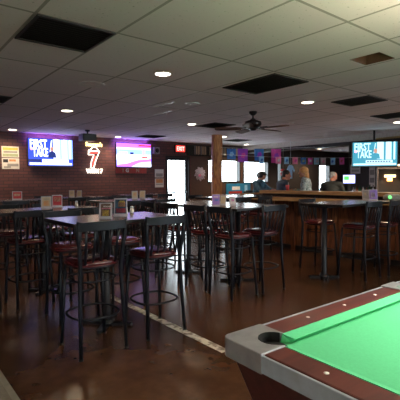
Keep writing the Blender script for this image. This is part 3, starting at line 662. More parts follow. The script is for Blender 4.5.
# ------------------------------------------------------------------ the bar
BX = 6.45
def bar_run():
    t = thing('bar_counter', 'long bar of vertical brown planks with a pale wood edge', 'bar counter', (0, 0, 0))
    b = MB(); b.box(BX+.06, BX+.18, 1.2, 6.9, .09, 1.0, M['darkwall']); b.box(BX+.18, 8.1, 6.75, 6.9, .09, 1.0, M['darkwall']); b.build('carcass', t)
    p = MB(); n = int((6.9-1.2)/.14)
    for i in range(n):
        y = 1.2+i*.14; p.box(BX+.035-.006*(i % 2), BX+.06, y+.003, y+.137, .10, .98, M['barwood'])
    for i in range(10):
        x = BX+.06+i*.16; p.box(x+.003, x+.155, 6.90, 6.925, .10, .98, M['barwood'])
    p.build('plank_cladding', t)
    for y in (1.2, 2.15, 3.1, 4.05, 5.0, 5.95, 6.86):
        b = MB(); b.box(BX, BX+.034, y, y+.09, .0, 1.0, M['barwood'], ch=.004); b.build('pilaster', t)
    b = MB(); b.box(BX+.04, BX+.16, 1.2, 6.9, 0, .09, M['blackbeam']); b.box(BX+.16, 8.1, 6.78, 6.9, 0, .09, M['blackbeam']); b.build('kickboard', t)
    b = MB(); b.box(BX-.16, BX+.505, 1.2, 7.02, 1.0, 1.05, M['barsurf'], ch=.008); b.box(BX+.505, 8.15, 6.35, 7.02, 1.0, 1.05, M['barsurf'], ch=.008); b.build('countertop', t)
    b = MB(); b.box(BX-.20, BX-.161, 1.2, 7.04, .985, 1.058, M['bartop'], ch=.006); b.build('edge_rail', t)
    # raised back ledge in pale wood
    b = MB(); b.box(BX+.40, BX+.66, 1.2, 6.3, 1.095, 1.165, M['bartop'], ch=.008); b.build('raised_ledge', t)
    b = MB(); b.box(BX+.51, BX+.60, 1.2, 6.3, .09, 1.094, M['darkwall']); b.build('ledge_wall', t)
    b = MB(); b.box(BX+.50, 8.15, 6.99, 7.04, 1.051, 1.075, M['bartop'], ch=.006); b.build('arm_rail', t)
bar_run()
# back bar counter, cabinet and shelf
t = thing('back_counter', 'dark counter with a steel top along the wall behind the bar', 'counter', (9.70, 3.7, 0))
b = MB(); b.box(-.7, .29, -2.4, 2.2, .0, .90, M['darkwall']); b.build('carcass', t)
b = MB(); b.box(-.73, .29, -2.4, 2.2, .901, .94, M['steel'], ch=.004); b.build('countertop', t)
t = thing('display_cabinet', 'dark framed open cabinet with a warm glowing lamp inside, under the bar television', 'cabinet', (9.34, 4.50, .941), -math.radians(60))
b = MB(); w, h, d = .29, .72, .16
b.box(-w, w, d-.02, d, 0, h, M['vent']); b.box(-w, -w+.035, -d, d-.02, 0, h, M['cabframe']); b.box(w-.035, w, -d, d-.02, 0, h, M['cabframe']); b.box(-w+.035, w-.035, -d, d-.02, 0, .10, M['cabframe']); b.box(-w+.035, w-.035, -d, d-.02, h-.04, h, M['cabframe']); b.build('body', t)
b = MB(); b.box(-.12, .12, .02, .10, .49, .55, M['warm2'], ch=.01); b.build('lamp', t)
b = MB(); b.box(-.06, .05, .04, .10, .40, .48, M['warm'], ch=.01); b.build('hot_element', t)
t = thing('shelf_lamp', 'warm glowing strip lamp above the cabinet at the right edge', 'lamp', (9.93, 4.35, 1.72), -PI/2)
b = MB(); b.box(-.28, .28, -.06, .069, -.02, .03, M['blackbeam']); b.build('housing', t)
b = MB(); b.box(-.27, .27, -.065, -.061, -.018, .025, M['warm2']); b.build('tube', t)
t = thing('register', 'point-of-sale register with a lit screen behind the bar', 'cash register', (9.17, 5.44, .941), -math.radians(60))
b = MB(); b.box(-.18, .18, -.15, .15, 0, .10, M['black'], ch=.01); b.build('cash_drawer', t)
b = MB(); b.box(-.03, .03, .021, .05, .10, .42, M['black']); b.build('neck', t)
b = MB(); b.box(-.15, .15, -.015, .02, .34, .57, M['black'], ch=.006); m_ = b.build('monitor', t)
b = MB(); b.box(-.135, .135, -.0175, -.0155, .355, .555, M['e_pblue']); b.box(-.12, .0, -.019, -.0176, .43, .53, M['e_green']); b.box(-.12, .1, -.019, -.0176, .37, .40, M['e_lblue']); b.build('screen', m_)
b = MB(); b.box(-.13, .13, -.16, -.151, .02, .08, M['steel']); b.build('drawer_front', t)
def sheet(x, y, z, w, h, mt, label):
    t = thing('notice_sheet', label, 'notice', (x, y, z), -PI/2)
    b = MB(); b.box(-w/2, w/2, -.010, -.001, -h/2, h/2, M[mt]); p = b.build('sheet', t)
    b = MB(); b.box(-w*.38, w*.38, -.013, -.0105, h*.1, h*.35, M['greycard']); b.build('print', p); b = MB(); b.box(-w*.38, w*.38, -.013, -.0105, -h*.3, -.05*h, M['greycard']); b.build('print', p)
sheet(9.999, 5.75, 1.66, .28, .24, 'wflag', 'pinkish notice on the back bar wall above the register')
sheet(9.999, 5.28, 1.45, .16, .50, 'white', 'tall white notice on the back bar wall left of the bottles')
sheet(9.999, 4.95, 1.62, .36, .12, 'lbflag', 'pale blue notice just under the bar television')
def bottle(x, y, z, mt, h, label, grp):
    t = thing('bottle', label, 'bottle', (x, y, z), 0, grp)
    b = MB(); b.lathe([(.0001, 0), (.034, 0), (.036, .01), (.036, h*.6), (.014, h*.78), (.013, h*.96), (.0001, h*.96)], M[mt], 14); g = b.build('glass_body', t)
    b = MB(); b.lathe([(.0145, h*.93), (.0145, h), (.0001, h)], M['black'], 10); b.build('cap', g)
    b = MB(); b.lathe([(.0368, h*.18), (.0368, h*.48)], M['paper'], 14); b.build('paper_label', g)
for i in range(9):
    bottle(9.86, 5.0+.09*i-.36*0, .941, ('bottle_g', 'bottle_a', 'bottle_c')[i % 3], .25+.02*(i % 4), 'liquor bottle standing on the steel counter behind the register', 'bottles on the back counter')
# things on the bar
t = thing('napkin_caddy', 'dark oval bar caddy with a green light on the bar at the right edge', 'caddy', (6.72, 3.20, 1.0505), math.radians(-50))
b = MB(); b.lathe([(.0001, 0), (.10, 0), (.115, .02), (.11, .07), (.08, .095), (.0001, .10)], M['greycard'], 20, Matrix.Scale(1.25, 4, (1, 0, 0))); c_ = b.build('housing', t)
b = MB(); b.lathe([(.0001, -.004), (.026, -.004), (.026, .006), (.0001, .006)], M['greenled'], 14, Matrix.Translation((-.06, -.105, .05)) @ Matrix.Rotation(PI/2, 4, 'X')); b.build('green_light', c_)
menu(6.42, 3.50, -50, .11, .17, [(.1, .9, .1, .9, 'greycard'), (.2, .6, .3, .6, 'beige')], 'grey menu card on the bar, left of the purple one', 1.0505)
menu(6.40, 3.36, -45, .14, .18, [(.06, .94, .06, .94, 'purple'), (.2, .7, .3, .8, 'wflag')], 'purple menu card on the bar near the right edge', 1.0505)
t = thing('drinking_cup', 'red cup on the bar in front of the blond person', 'cup', (6.98, 5.60, 1.1655))
b = MB(); b.lathe([(.0001, 0), (.030, 0), (.042, .12), (.040, .12), (.028, .006), (.0001, .006)], M['rflag'], 16); b.build('cup_body', t)
b = MB(); b.tube([(0.01, 0, .02), (.03, 0, .17)], .003, M['white'], 6); b.build('straw', t)

# ------------------------------------------------------------------ pennants
def pennant(x, y, z, w, h, mt, mt2, label, rz=0):
    t = thing('pennant', label, 'pennant', (x, y, z), rz, 'pennants hanging over the bar')
    b = MB(); n = 6; vs = []
    for i in range(n+1):
        u = -1+2*i/n; yy = .012*math.sin(u*4+x*9)
        vs += [(u*w/2, yy, 0), (u*w/2*.96, yy*1.6, -h*.5), (u*w/2*.94, yy*.6, -h)]
    fs = []
    for i in range(n):
        o = i*3; fs += [(o, o+1, o+4, o+3), (o+1, o+2, o+5, o+4)]
    b.add(vs, fs, M[mt]); c = b.build('cloth', t); s = c.modifiers.new('th', 'SOLIDIFY'); s.thickness = .004
    b = MB(); k = w*.24
    b.poly([(-k, -h*.5-k*.8), (k*.2, -h*.5-k), (k, -h*.5), (k*.5, -h*.5+k), (-k*.7, -h*.5+k*.7)], -.026, M[mt2], .003); e = b.build('emblem', c)
    return t
cord_pts = []
PY = 7.0
def cord(a, b_, label, sag=.03):
    pts = []
    for i in range(17):
        u = i/16; p = Vector(a).lerp(Vector(b_), u); p.z -= sag*4*u*(1-u); pts.append(p)
    m = MB(); m.tube(pts, .004, M['white'], 5); tag(m.build('bunting_rope'), label, 'cord')
cord((6.9, 7.66, 2.235), (9.965, 7.0, 2.325), 'upper cord holding the large pennants, tied to the wooden post')
cord((6.9, 7.66, 2.06), (9.965, 6.6, 2.0), 'lower cord holding the small pennants, tied to the wooden post')
# (px range) large: dark teal, purple, blue, magenta ; small along the lower cord
big = [(7.20, .24, .24, 'bflag', 'lbflag', 'dark blue pennant, first right of the wooden post'), (7.55, .27, .30, 'pflag', 'mflag', 'large purple pennant near the wooden post'), (8.05, .28, .27, 'bflag', 'pflag', 'large blue pennant between the purple and the magenta one'), (8.60, .30, .33, 'mflag', 'pflag', 'large magenta pennant with purple emblem')]
for x, w, h, a, b_, lb in big:
    w, h = w*1.12, h*1.15
    pennant(x, 7.66-(x-6.9)*.66/3.065, 2.20+.02*(x-6.9), w, h, a, b_, lb, math.radians(-15))
sm = [(8.00, 'lbflag', 'bflag', 'small pale blue pennant below the large blue one'), (8.48, 'pkflag', 'wflag', 'small pink pennant below the large magenta one'), (8.72, 'lbflag', 'bflag', 'small light blue pennant above the blond head'), (8.98, 'pkflag', 'mflag', 'small pink pennant above the blond head'),
      (9.22, 'bflag', 'greencard', 'small blue pennant right of the blond head'), (9.44, 'mflag', 'wflag', 'small magenta pennant above the bright doorway'), (9.64, 'lbflag', 'wflag', 'small light blue pennant right of the bright doorway'), (9.84, 'wflag', 'pkflag', 'small pale pennant left of the register')]
for x, a, b_, lb in sm:
    pennant(x, 7.66-(x-6.9)*1.06/3.065, 2.03-.012*(x-6.9), .165, .19, a, b_, lb, math.radians(-22))
cord((9.965, 6.58, 2.0), (9.965, 5.05, 2.0), 'cord of small pennants running along the black beam')
for y, a, b_, lb in ((6.40, 'lbflag', 'bflag', 'light blue pennant right of the pale one, left of the bar television'), (6.12, 'mflag', 'rflag', 'dark pink pennant just left of the bar television')):
    pennant(9.955, y, 1.985, .15, .19, a, b_, lb, -PI/2)
# hanging pale and red shirts/figures beyond (between the windows)
t = thing('hanging_lantern', 'red and white paper lantern hanging between the windows', 'lantern', (9.27, 7.6, 1.72))
b = MB(); b.lathe([(.0001, .0), (.05, -.02), (.08, -.10), (.06, -.2), (.0001, -.24)], M['rflag'], 16); b.build('lantern_body', t)
b = MB(); b.tube([(0, 0, -.01), (0, 0, CEIL-1.72-.002)], .003, M['white'], 5); b.build('cord', t)
b = MB(); b.lathe([(.082, -.085), (.085, -.10), (.080, -.115)], M['white2'], 16); b.build('band', t)
t = thing('hanging_jersey', 'pale blue shirt hanging behind the bar between the windows', 'shirt', (9.62, 7.6, 1.62), -math.radians(40))
b = MB(); b.poly([(x_*.42, z_*.72) for x_, z_ in [(-.12, -.28), (.12, -.28), (.13, .12), (.24, -.02), (.29, .06), (.16, .25), (.06, .28), (-.06, .28), (-.16, .25), (-.29, .06), (-.24, -.02), (-.13, .12)]], 0, M['lbflag'], .03); b.build('fabric', t)
b = MB(); b.tube([(-.06, .015, .18), (0, .015, .24), (.06, .015, .18)], .005, M['chrome'], 6); b.tube([(0, .015, .24), (0, .015, CEIL-1.62-.001)], .004, M['chrome'], 6); b.build('hanger', t)

# ------------------------------------------------------------------ people
def blob(name, prims, mt, parent, voxel=.009, smooth=4):
    vs = []; fs = []
    def cap(p, q, r0, r1, n=14):
        p, q = Vector(p), Vector(q); d = q-p; L_ = d.length; d = d.normalized() if L_ > 1e-6 else Vector((0, 0, 1))
        u = d.orthogonal().normalized(); w = d.cross(u); o = len(vs); rings = []
        for k in range(5): a = -PI/2+.001+k*(PI/2)/4; rings.append((p+d*math.sin(a)*r0, math.cos(a)*r0))
        for k in range(5): a = k*(PI/2-.001)/4; rings.append((q+d*math.sin(a)*r1, math.cos(a)*r1))
        for c, r in rings:
            for j in range(n): a = 2*PI*j/n; vs.append(c+u*math.cos(a)*r+w*math.sin(a)*r)
        for i in range(len(rings)-1):
            for j in range(n): fs.append((o+i*n+j, o+i*n+(j+1) % n, o+(i+1)*n+(j+1) % n, o+(i+1)*n+j))
        fs.append(tuple(o+j for j in range(n))[::-1]); fs.append(tuple(o+(len(rings)-1)*n+j for j in range(n)))
    def ell(c, r, rot=None, n=18, m_=12):
        o = len(vs); Rm = rot or Matrix.Identity(3)
        for i in range(m_+1):
            a = -PI/2+.001+(PI-.002)*i/m_
            for j in range(n):
                t_ = 2*PI*j/n; vs.append(Vector(c)+Rm @ Vector((r[0]*math.cos(a)*math.cos(t_), r[1]*math.cos(a)*math.sin(t_), r[2]*math.sin(a))))
        for i in range(m_):
            for j in range(n): fs.append((o+i*n+j, o+i*n+(j+1) % n, o+(i+1)*n+(j+1) % n, o+(i+1)*n+j))
        fs.append(tuple(o+j for j in range(n))[::-1]); fs.append(tuple(o+m_*n+j for j in range(n)))
    for p in prims:
        if p[0] == 'c': cap(*p[1:])
        else: ell(*p[1:])
    me = bpy.data.meshes.new(name); me.from_pydata([tuple(v) for v in vs], [], fs)
    o = bpy.data.objects.new(name, me); C.objects.link(o)
    r = o.modifiers.new('r', 'REMESH'); r.mode = 'VOXEL'; r.voxel_size = voxel
    s_ = o.modifiers.new('s', 'SMOOTH'); s_.iterations = smooth; s_.factor = .5
    bpy.context.view_layer.update()
    m2 = bpy.data.meshes.new_from_object(o.evaluated_get(bpy.context.evaluated_depsgraph_get()))
    o.modifiers.clear(); o.data = m2; m2.materials.clear(); m2.materials.append(mt)
    m2.polygons.foreach_set('use_smooth', [True]*len(m2.polygons)); o.parent = parent
    bpy.data.meshes.remove(me)
    return o
def person(label, loc, rz, J, skin, shirt, pants, hair, hairkind, head_yaw=0, head_pitch=0, cap=None, fem=False, sleeves=True):
    t = thing('person', label, 'person', loc, math.radians(rz), 'people at the bar')
    V = {k: Vector(v) for k, v in J.items()}
    hc = V['head']; HR = Euler((math.radians(-head_pitch), 0, math.radians(head_yaw))).to_matrix()
    def H(x, y, z): return tuple(hc+HR @ Vector((x, y, z)))
    sw = .175 if fem else .195
    P = [('e', H(0, 0, .02), (.074, .092, .098), HR), ('e', H(0, .022, -.045), (.056, .066, .062), HR), ('c', H(0, .085, .01), H(0, .108, -.022), .010, .014), ('e', H(0, .078, -.052), (.024, .014, .010), HR), ('e', H(0, .072, -.088), (.024, .02, .018), HR),
         ('e', H(.076, -.004, -.005), (.010, .018, .030), HR), ('e', H(-.076, -.004, -.005), (.010, .018, .030), HR), ('e', H(0, .078, .028), (.05, .016, .010), HR),
         ('c', tuple(V['neck']), H(0, -.02, -.03), .055, .052)]
    torso = [('c', tuple(V['neck']+Vector((0, 0, -.04))), tuple(V['chest']), .065, .10), ('e', tuple(V['chest']), (.165 if fem else .185, .112, .14)), ('e', tuple((V['chest']+V['pelvis'])/2), (.135 if fem else .16, .10, .17)), ('e', tuple(V['pelvis']), (.165, .115, .12))]
    for s in (-1, 1):
        torso.append(('c', tuple(V['chest']+Vector((s*.05, 0, .09))), (s*sw, V['chest'].y, V['chest'].z+.09), .075, .062))
    arms = []; hands = []
    for s, k in ((-1, 'l'), (1, 'r')):
        sh = Vector((s*sw, V['chest'].y, V['chest'].z+.09)); el = V['el_'+k]; wr = V['wr_'+k]
        arms += [('c', tuple(sh), tuple(el), .053, .040), ('c', tuple(el), tuple(wr), .040, .026)]
        d = (wr-el).normalized(); side = d.cross(Vector((0, 0, 1))).normalized(); up = side.cross(d)
        palm = wr+d*.055; hands += [('c', tuple(wr), tuple(palm), .026, .030), ('c', tuple(palm-side*.022), tuple(palm+side*.022), .020, .020)]
        for q, ln in enumerate((.066, .076, .072, .056)):
            b0 = palm+d*.02+side*(.030-.020*q)*(1 if s > 0 else -1); m1 = b0+d*ln*.55-up*.008; m2 = m1+d*ln*.3-up*.03
            hands += [('c', tuple(b0), tuple(m1), .0095, .009), ('c', tuple(m1), tuple(m2), .009, .0075)]
        tb_ = palm-d*.02-side*.028*s*-1*-1; m1 = tb_-side*.03*s+d*.025; hands += [('c', tuple(tb_), tuple(m1), .012, .010), ('c', tuple(m1), tuple(m1+d*.03), .010, .009)]
    legs = []; feet = []
    for s, k in ((-1, 'l'), (1, 'r')):
        hp = V['pelvis']+Vector((s*.09, 0, -.04)); kn = V['kn_'+k]; an = V['an_'+k]
        legs += [('c', tuple(hp), tuple(kn), .085, .056), ('c', tuple(kn), tuple(an), .055, .036)]
        feet += [('c', tuple(an+Vector((0, -.02, -.045))), tuple(an+Vector((s*.01, .16, -.055))), .036, .032), ('c', tuple(an), tuple(an+Vector((0, -.01, -.04))), .038, .038)]
    body = blob('body', P+torso+arms+hands+legs+feet, skin, t, .0085)
    grow = lambda L_, g: [(p[0], p[1], p[2], p[3]+g, p[4]+g) if p[0] == 'c' else ('e', p[1], tuple(a+g for a in p[2])) for p in L_]
    blob('shirt', grow(torso, .012)+grow(arms if sleeves else [arms[0], arms[2]], .012), shirt, t, .011)
    blob('trousers', grow([('e', tuple(V['pelvis']+Vector((0, 0, -.03))), (.165, .118, .11))]+legs, .014), pants, t, .012)
    blob('shoes', grow(feet, .008), M['shoe'], t, .012)
    # hair
    if hairkind == 'short': hp = [('e', H(0, -.014, .040), (.083, .096, .088), HR), ('e', H(0, -.04, .0), (.078, .066, .07), HR)]
    elif hairkind == 'long': hp = [('e', H(0, -.012, .036), (.092, .104, .095), HR), ('e', H(0, -.05, -.03), (.092, .065, .09), HR), ('c', H(.055, -.045, -.03), H(.075, -.06, -.21), .042, .028), ('c', H(-.055, -.045, -.03), H(-.075, -.06, -.21), .042, .028), ('c', H(0, -.07, -.03), H(0, -.10, -.25), .055, .04)]
    else: hp = [('e', H(0, -.022, .03), (.082, .09, .085), HR), ('e', H(0, -.05, -.01), (.074, .055, .06), HR)]
    # trim the hair off the face: the face stands in front of it because the ellipsoids sit back on the skull
    blob('hair', hp, hair, t, .009, 3)
    if cap:
        blob('cap', [('e', H(0, -.006, .062), (.090, .104, .066), HR), ('e', H(0, .105, .050), (.062, .062, .010), HR)], cap, t, .008, 2)
    return t
def J_sit(lean=0., armz=1.10, hz=0.):
    return dict(pelvis=(0, 0, .90), chest=(0, .04+lean, 1.22+hz), neck=(0, .07+lean*1.4, 1.40+hz), head=(0, .10+lean*1.8, 1.50+hz), el_l=(-.27, .22+lean, armz+.03), el_r=(.27, .22+lean, armz+.03), wr_l=(-.10, .42+lean, armz+.03), wr_r=(.10, .42+lean, armz+.03), kn_l=(-.13, .30, .86), kn_r=(.13, .30, .86), an_l=(-.13, .23, .42), an_r=(.13, .23, .42))
def J_stand(lean=0., hz=0., wl=(-.22, .25, 1.08), wr=(.22, .25, 1.08)):
    return dict(pelvis=(0, 0, .94), chest=(0, .03+lean, 1.25+hz), neck=(0, .04+lean*1.4, 1.43+hz), head=(0, .07+lean*1.9, 1.54+hz), el_l=(-.27, .05+lean, 1.08), el_r=(.27, .05+lean, 1.08), wl_=0, wr_l=wl, wr_r=wr, kn_l=(-.10, .02, .50), kn_r=(.10, .02, .50), an_l=(-.10, -.01, .09), an_r=(.10, -.01, .09))
def stand(*a, **k):
    j = J_stand(*a, **k); j.pop('wl_'); return j
person('person in an olive cap and blue plaid shirt leaning on the end of the bar', (7.93, 7.42, 0), -165, J_sit(.05), M['skin'], M['plaid'], M['jeans'], M['hairdark'], 'short', head_yaw=55, head_pitch=12, cap=M['cap'])
dup(chair0, (7.93, 7.44, 0), math.radians(-165), 'bar stool under the person in the cap', G)
person('person with short dark hair sitting behind the person in the cap', (8.55, 7.95, 0), -165, J_sit(.0), M['skin2'], M['navy'], M['jeans'], M['hairdark'], 'short', head_yaw=40)
dup(chair0, (8.55, 7.97, 0), math.radians(-165), 'bar stool under the dark-haired person behind the cap wearer', G)
person('person in dark blue jacket with black hair, left of the blond one', (7.29, 6.10, 0), -118, stand(.06, -.04, (-.20, .25, .98), (.20, .25, .98)), M['skin2'], M['navy'], M['darkshirt'], M['hairdark'], 'short', head_yaw=-22, head_pitch=4)
person('person with long blond hair and a patterned grey top behind the bar', (7.56, 5.48, 0), 25, stand(.02, .02, (-.2, .28, 1.15), (.2, .28, 1.15)), M['skin'], M['teal'], M['darkshirt'], M['hairblond'], 'long', head_yaw=30, fem=True)
person('grey-haired person in a dark shirt bending over beside the register', (8.50, 5.52, 0), -70, stand(.08, -.08, (-.2, .28, 1.02), (.2, .28, 1.02)), M['skin2'], M['darkshirt'], M['jeans'], M['hairgrey'], 'back', head_yaw=-60, head_pitch=22)

# ------------------------------------------------------------------ pool table
t = thing('pool_table', 'pool table with bright green cloth and mahogany rails in the lower right corner', 'pool table', (1.055, 1.150, 0), math.radians(-2.0))
Lx, Ly = 2.50, 1.37; RW = .115; ZT = .80        # local frame: x to the right along the long side, y negative towards us
def rr(b, x0, x1, y0, y1, z0, z1, mt, ch=0): b.box(x0, x1, y0, y1, z0, z1, M[mt], ch=ch)
NW = .155                                         # from the outer edge to the cushion nose
CO = .185                                         # corner casting size
b = MB(); rr(b, .10, Lx-.10, -Ly+.10, -.10, .735, .763, 'cloth'); b.build('bed_cloth', t)
for (nm, x0, x1, y0, y1) in (('far', CO+.02, Lx/2-.07, -RW, 0), ('far', Lx/2+.07, Lx-CO-.02, -RW, 0), ('near', CO+.02, Lx/2-.07, -Ly, -Ly+RW), ('near', Lx/2+.07, Lx-CO-.02, -Ly, -Ly+RW)):
    b = MB(); rr(b, x0, x1, y0+.004, y1-.004, .74, ZT, 'rail', .006); r_ = b.build('wood_rail', t)
    s = 1 if nm == 'far' else -1
    ye = y0 if nm == 'far' else y1; yn = ye-s*.045
    b = MB(); xa, xb = x0-.02, x1+.0
    b.add([(x0-.005, ye, ZT-.001), (x1+.005, ye, ZT-.001), (x1-.02, yn, ZT-.016), (x0+.02, yn, ZT-.016), (x0-.015, ye, .764), (x1+.015, ye, .764), (x1-.02, yn+s*.018, .764), (x0+.02, yn+s*.018, .764)],
          [(0, 1, 2, 3), (4, 7, 6, 5), (3, 2, 6, 7), (0, 3, 7, 4), (1, 5, 6, 2), (0, 4, 5, 1)], M['cloth']); b.build('cushion', t)
    for k in range(3):
        xs = (NW+.28*(k+1)) if x0 < Lx/2-.2 else (Lx-NW-.28*(k+1)); yc = (y0+y1)/2
        b = MB(); b.lathe([(.0001, ZT+.001), (.009, ZT+.001), (.009, ZT-.002), (.0001, ZT-.002)], M['sight'], 14, Matrix.Translation((xs, yc, 0))); b.build('sight', r_)
    ya, yb = (0, .012) if nm == 'far' else (-Ly-.012, -Ly)
    b = MB(); rr(b, x0, x1, ya, yb, .735, ZT-.002, 'chrome', .003); b.build('metal_edge', t)
for (s, x0, x1) in ((1, 0, RW), (-1, Lx-RW, Lx)):
    b = MB(); rr(b, x0+.004, x1-.004, -Ly+CO+.02, -CO-.02, .74, ZT, 'rail', .006); r_ = b.build('wood_rail', t)
    xe = x1 if s > 0 else x0; xn = xe+s*.045; y0, y1 = -Ly+CO+.02, -CO-.02
    b = MB(); b.add([(xe, y0-.005, ZT-.001), (xe, y1+.005, ZT-.001), (xn, y1-.02, ZT-.016), (xn, y0+.02, ZT-.016), (xe, y0-.015, .764), (xe, y1+.015, .764), (xn-s*.018, y1-.02, .764), (xn-s*.018, y0+.02, .764)],
          [(0, 1, 2, 3), (4, 7, 6, 5), (3, 2, 6, 7), (0, 3, 7, 4), (1, 5, 6, 2), (0, 4, 5, 1)], M['cloth']); b.build('cushion', t)
    for k in range(3):
        b = MB(); b.lathe([(.0001, ZT+.001), (.009, ZT+.001), (.009, ZT-.002), (.0001, ZT-.002)], M['sight'], 14, Matrix.Translation(((x0+x1)/2, -NW-.27*(k+1), 0))); b.build('sight', r_)
    xa, xb = (-.012, 0) if s > 0 else (Lx, Lx+.012)
    b = MB(); rr(b, xa, xb, y0, y1, .735, ZT-.002, 'chrome', .003); b.build('metal_edge', t)
def corner(cx, cy, sx, sy):
    # casting with a round pocket mouth opening to the bed; local quadrant coordinates (u, v) from the outer corner
    o_ = [(.035, -.012), (.17, -.012), (.17, .115)]
    pc = (.132, .132); pr = .062; arc = []
    for k in range(13):
        a = math.radians(-45+(-180-(0))*k/12+0)   # from facing along +u,-v round the outside to -u,+v
        arc.append((pc[0]+pr*math.cos(a), pc[1]+pr*math.sin(a)))
    outer = [(.17, -.012), (.03, -.012), (.004, -.004), (-.012, .03), (-.012, .17), (.115, .17)]
    inner = [(.115+.0, .17)]+[]
    pts = [(.205, -.012), (.016, -.012), (-.003, -.003), (-.012, .016), (-.012, .205), (.118, .205)]
    ar = [(pc[0]+pr*math.cos(math.radians(a)), pc[1]+pr*math.sin(math.radians(a))) for a in range(125, 326, 20)]
    full = pts+ar+[(.205, .118)]
    P2 = [(cx+sx*u, cy+sy*v) for u, v in full]
    b = MB(); b.prism(P2, .728, ZT+.004, M['casting']); cs = b.build('corner_casting', t, bevel=.004)
    b = MB(); nn = len(ar)
    vs = [(cx+sx*u, cy+sy*v, z) for z in (.76, ZT+.0045) for u, v in [(pc[0]+(pr-.001)*math.cos(math.radians(a)), pc[1]+(pr-.001)*math.sin(math.radians(a))) for a in range(0, 360, 20)]]
    n_ = 18; fs = [(j, (j+1) % n_, n_+(j+1) % n_, n_+j) for j in range(n_) if 120 <= j*20 <= 320]
    b.add(vs, fs, M['hollow'], True)
    b.lathe([(.0001, .7655), (pr-.002, .7655), (pr-.002, .7645), (.0001, .7645)], M['hollow'], 20, Matrix.Translation((cx+sx*pc[0], cy+sy*pc[1], 0)))
    b.build('pocket', t)
corner(0, 0, 1, -1); corner(Lx, 0, -1, -1); corner(0, -Ly, 1, 1); corner(Lx, -Ly, -1, 1)
for sy, cy in ((-1, 0), (1, -Ly)):
    b = MB(); P2 = [(Lx/2-.07, cy-sy*.012), (Lx/2+.07, cy-sy*.012), (Lx/2+.07, cy+sy*.10)]+[(Lx/2+.052*math.cos(math.radians(a)), cy+sy*(.10+.052*math.sin(math.radians(a)))) for a in range(0, -181, -20)]+[(Lx/2-.07, cy+sy*.10)]
    b.prism(P2, .728, ZT+.004, M['casting']); b.build('side_casting', t)
    b = MB(); b.lathe([(.0001, .7655), (.05, .7655), (.05, .7645), (.0001, .7645)], M['hollow'], 20, Matrix.Translation((Lx/2, cy+sy*.10, 0))); b.build('pocket', t)
# cabinet body tapering to the floor side, legs
b = MB(); i0 = .02; i1 = .11
vs = [(i0, -i0, .727), (Lx-i0, -i0, .727), (Lx-i0, -Ly+i0, .727), (i0, -Ly+i0, .727), (i1, -i1, .42), (Lx-i1, -i1, .42), (Lx-i1, -Ly+i1, .42), (i1, -Ly+i1, .42)]
b.add(vs, [(0, 1, 2, 3), (7, 6, 5, 4), (0, 4, 5, 1), (1, 5, 6, 2), (2, 6, 7, 3), (3, 7, 4, 0)], M['body']); b.build('cabinet', t, bevel=.006)
for x in (.30, Lx-.30):
    for y in (-.28, -Ly+.28):
        b = MB(); b.box(x-.10, x+.10, y-.10, y+.10, .03, .419, M['body'], ch=.01); l_ = b.build('leg', t)
        b = MB(); b.lathe([(.0001, 0), (.05, 0), (.05, .029), (.0001, .029)], M['black'], 14, Matrix.Translation((x, y, 0))); b.build('leveller', l_)

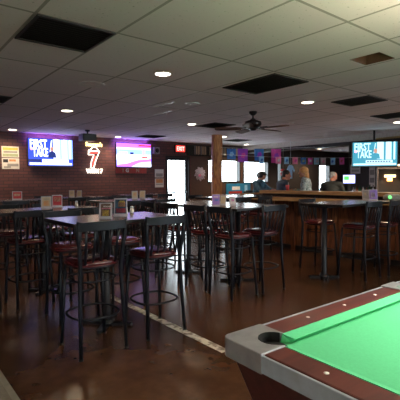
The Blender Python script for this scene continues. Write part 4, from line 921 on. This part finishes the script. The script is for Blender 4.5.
# billiard lamps: a long shade over the pool table; the rest are unseen, added to brighten the ceiling
def pool_lamp(x, y, label, power, z=1.72, up=46):
    t = thing('billiard_lamp', label, 'lamp', (x, y, z), math.radians(-2))
    b = MB(); vs = [(-.55, -.20, 0), (.55, -.20, 0), (.55, .20, 0), (-.55, .20, 0), (-.50, -.08, .16), (.50, -.08, .16), (.50, .08, .16), (-.50, .08, .16)]
    b.add(vs, [(0, 1, 5, 4), (1, 2, 6, 5), (2, 3, 7, 6), (3, 0, 4, 7)], M['lampshade']); s = b.build('lamp_shade', t); sm_ = s.modifiers.new('th', 'SOLIDIFY'); sm_.thickness = .006
    b = MB(); b.tube([(-.48, 0, .05), (.48, 0, .05)], .022, M['tube'], 10); b.build('tube', t)
    for xx in (-.4, .4):
        b = MB(); b.tube([(xx, 0, .15), (xx, 0, CEIL-z-.001)], .004, M['black'], 6); b.build('chain', t)
    l = bpy.data.lights.new('billiard_uplight', 'AREA'); l.shape = 'RECTANGLE'; l.size = .9; l.size_y = .14; l.energy = up; l.color = (1, .85, .58)  # upward light added inside the shade to lift the ceiling brightness
    lo = bpy.data.objects.new('billiard_uplight', l); C.objects.link(lo); lo.location = (0, 0, .165); lo.rotation_euler.x = PI; lo.parent = t
    l = bpy.data.lights.new('billiard_light', 'AREA'); l.shape = 'RECTANGLE'; l.size = 1.0; l.size_y = .3; l.energy = power; l.color = (1, .95, .84)
    lo = bpy.data.objects.new('billiard_light', l); C.objects.link(lo); lo.location = (0, 0, .0); lo.parent = t
pool_lamp(2.45, .35, 'green billiard lamp hanging over the pool table', 40)
pool_lamp(-2.4, 1.2, 'green billiard lamp to the left behind the camera', 20)
pool_lamp(1.0, -2.2, 'green billiard lamp hanging behind the camera', 20)
pool_lamp(5.2, -1.6, 'green billiard lamp hanging to the right behind the camera', 20)

# ------------------------------------------------------------------ light, world, camera
w = bpy.data.worlds.new('overcast_sky'); S.world = w; w.use_nodes = True
N = w.node_tree.nodes; L = w.node_tree.links; bg = N['Background']
tc = N.new('ShaderNodeTexCoord'); sp = N.new('ShaderNodeSeparateXYZ'); L.new(tc.outputs['Generated'], sp.inputs[0])
rp = N.new('ShaderNodeValToRGB'); rp.color_ramp.elements[0].position = .0; rp.color_ramp.elements[0].color = (.90, .95, 1, 1); rp.color_ramp.elements[1].position = 1; rp.color_ramp.elements[1].color = (.80, .90, 1, 1)
L.new(sp.outputs[2], rp.inputs['Fac']); L.new(rp.outputs['Color'], bg.inputs['Color']); bg.inputs['Strength'].default_value = 12.0

cam = bpy.data.cameras.new('camera'); co = bpy.data.objects.new('camera', cam); C.objects.link(co); S.camera = co
def rot(y, p, r): return Matrix.Rotation(y, 3, 'Z') @ Matrix.Rotation(PI/2+p, 3, 'X') @ Matrix.Rotation(r, 3, 'Z')
co.matrix_world = Matrix.Translation((0, 0, 1.42)) @ rot(-.68045, -.05094, -.00896).to_4x4()
cam.sensor_width = 36; cam.lens = 36*402.4/400; cam.clip_start = .05
S.view_settings.view_transform = 'Standard'; S.view_settings.look = 'None'; S.view_settings.gamma = 1; S.view_settings.exposure = 0; S.view_settings.use_curve_mapping = False
S.cycles.use_denoising = True; S.cycles.max_bounces = 8; S.cycles.diffuse_bounces = 4; S.cycles.glossy_bounces = 4; S.cycles.sample_clamp_indirect = 6
S.cycles.caustics_reflective = False; S.cycles.caustics_refractive = False
